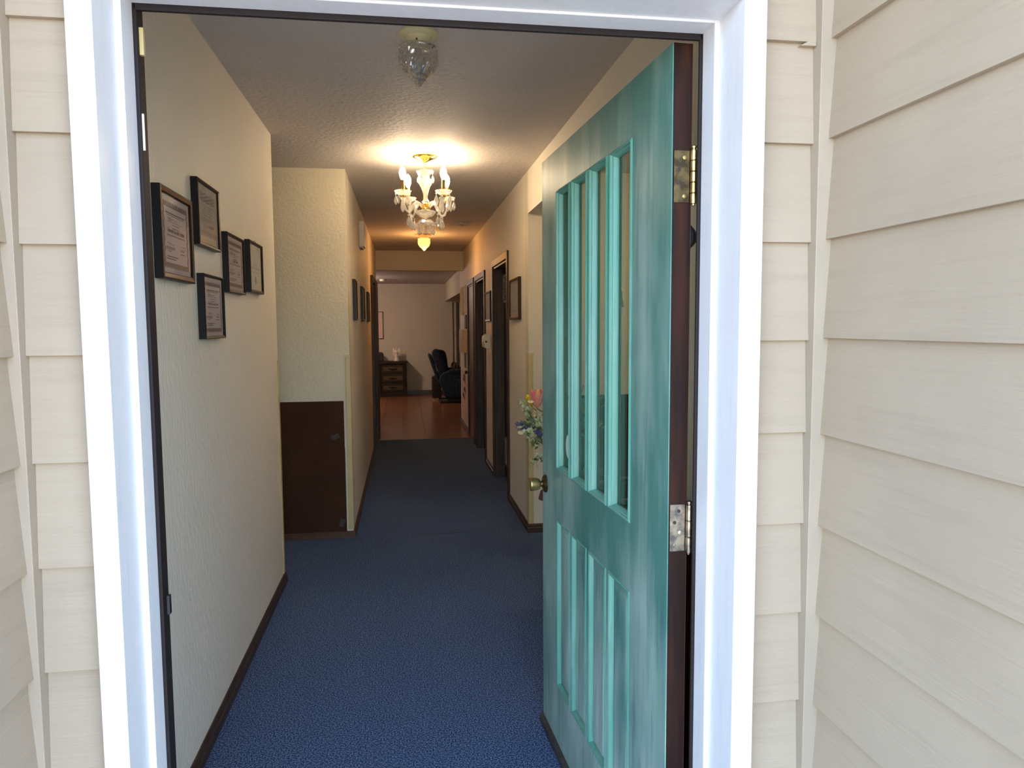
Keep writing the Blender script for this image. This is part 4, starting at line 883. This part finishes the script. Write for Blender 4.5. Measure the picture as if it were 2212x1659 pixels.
# blue spray
bs = [(1168, 938), (1158, 931), (1148, 925), (1138, 921), (1127, 917), (1116, 917)]
bp_ = [px(a, b, 4.05+.01*i)-B0 for i, (a, b) in enumerate(bs)]
bl = stem([neck]+bp_, .0022, 'blue_spray_stem')
rr = random.Random(3)
for i, p in enumerate(bp_):
    for k in range(5 if i < 4 else (4 if i == 4 else 2)):
        c = p+Vector((rr.uniform(-.018, .018), rr.uniform(-.02, .02), rr.uniform(-.016, .016)))
        g = G(); rt_ = Matrix.Rotation(rr.uniform(0, 6), 4, 'X') @ Matrix.Rotation(rr.uniform(0, 6), 4, 'Z')
        for q in range(5):
            a = q*2*PI/5; d_ = rt_ @ Vector((math.cos(a), math.sin(a), .3)); e_ = rt_ @ Vector((-math.sin(a), math.cos(a), 0))
            g.poly([c, c+d_*.011+e_*.006, c+d_*.019, c+d_*.011-e_*.006])
        g.make('blossom', M_blue, bl)
# pale blossoms with leaves
ws = [(1130, 866), (1136, 874), (1132, 884), (1141, 893), (1148, 905), (1156, 900), (1152, 915), (1163, 912), (1127, 927), (1138, 935), (1143, 945), (1162, 925), (1165, 940), (1157, 955), (1144, 888), (1166, 900), (1150, 940), (1158, 1000), (1167, 990)]
def blossom(c, s, mt, par):
    g = G(); rt_ = Matrix.Rotation(rr.uniform(-1, 1), 4, 'X') @ Matrix.Rotation(rr.uniform(-1, 1), 4, 'Y')
    for q in range(6):
        a = q*PI/3; d_ = rt_ @ Vector((math.cos(a), math.sin(a), .35)); e_ = rt_ @ Vector((-math.sin(a), math.cos(a), 0))
        g.poly([c, c+d_*s*.6+e_*s*.34, c+d_*s, c+d_*s*.6-e_*s*.34])
    g.ell(c, s*.22, s*.22, s*.22, 6, 4); return g.make('blossom', mt, par)
def leaf(c, d_, ln, wd, par):
    d_ = d_.normalized(); e_ = d_.cross(Vector((.3, .9, .2))).normalized(); n_ = d_.cross(e_)
    g = G(); g.poly([c, c+d_*ln*.5+e_*wd-n_*wd*.3, c+d_*ln, c+d_*ln*.5]); g.poly([c, c+d_*ln*.5, c+d_*ln, c+d_*ln*.5-e_*wd-n_*wd*.3])
    return g.make('leaf', M_leaf, par)
for i, (a, b) in enumerate(ws):
    p = px(a, b, 4.0+.02*(i % 7))-B0
    mid = px(1172, 960 if b < 980 else 985, 4.1)-B0
    st = stem([neck, mid, (mid+p)/2+Vector((0, 0, .01)), p], .0016, 'blossom_stem')
    for k in range(4): blossom(p+Vector((rr.uniform(-.028, .028), rr.uniform(-.028, .028), rr.uniform(-.026, .026))), rr.uniform(.015, .023), M_wht, st)
    for k in range(3): leaf((mid*.35+p*.65)+Vector((rr.uniform(-.02, .02), 0, rr.uniform(-.02, .02))), Vector((rr.uniform(-1, .5), rr.uniform(-.5, .5), rr.uniform(-1, .8))), rr.uniform(.025, .045), .008, st)
# the rest of the bunch, seen dimly through the panes
for i in range(46):
    p = Vector((rr.uniform(-.20, .22), rr.uniform(-.18, .18), rr.uniform(.22, .52))); mid = (neck+p)/2+Vector((0, 0, .05))
    st = stem([neck, mid, p], .0016, 'blossom_stem')
    blossom(p, rr.uniform(.014, .024), [M_wht, M_blue, M_wht, M_leaf][i % 4], st)
    for k in range(4): leaf(mid+Vector((rr.uniform(-.03, .03), rr.uniform(-.03, .03), rr.uniform(-.03, .03))), Vector((rr.uniform(-1, 1), rr.uniform(-1, 1), rr.uniform(-1, 1))), rr.uniform(.04, .07), .012, st)
# notices on the cream wall behind the glass
tag(G().box(0.995, 1.055, 4.924, 4.93, 1.035, 1.20).make('notice_sheet', M_paper2), 'white notice on the cream wall seen through the pane nearest the knob', 'notice')
tag(G().box(1.19, 1.25, 4.924, 4.93, 0.98, 1.20).make('notice_sheet', M_pink), 'pink notice on the cream wall seen through the second pane', 'notice')
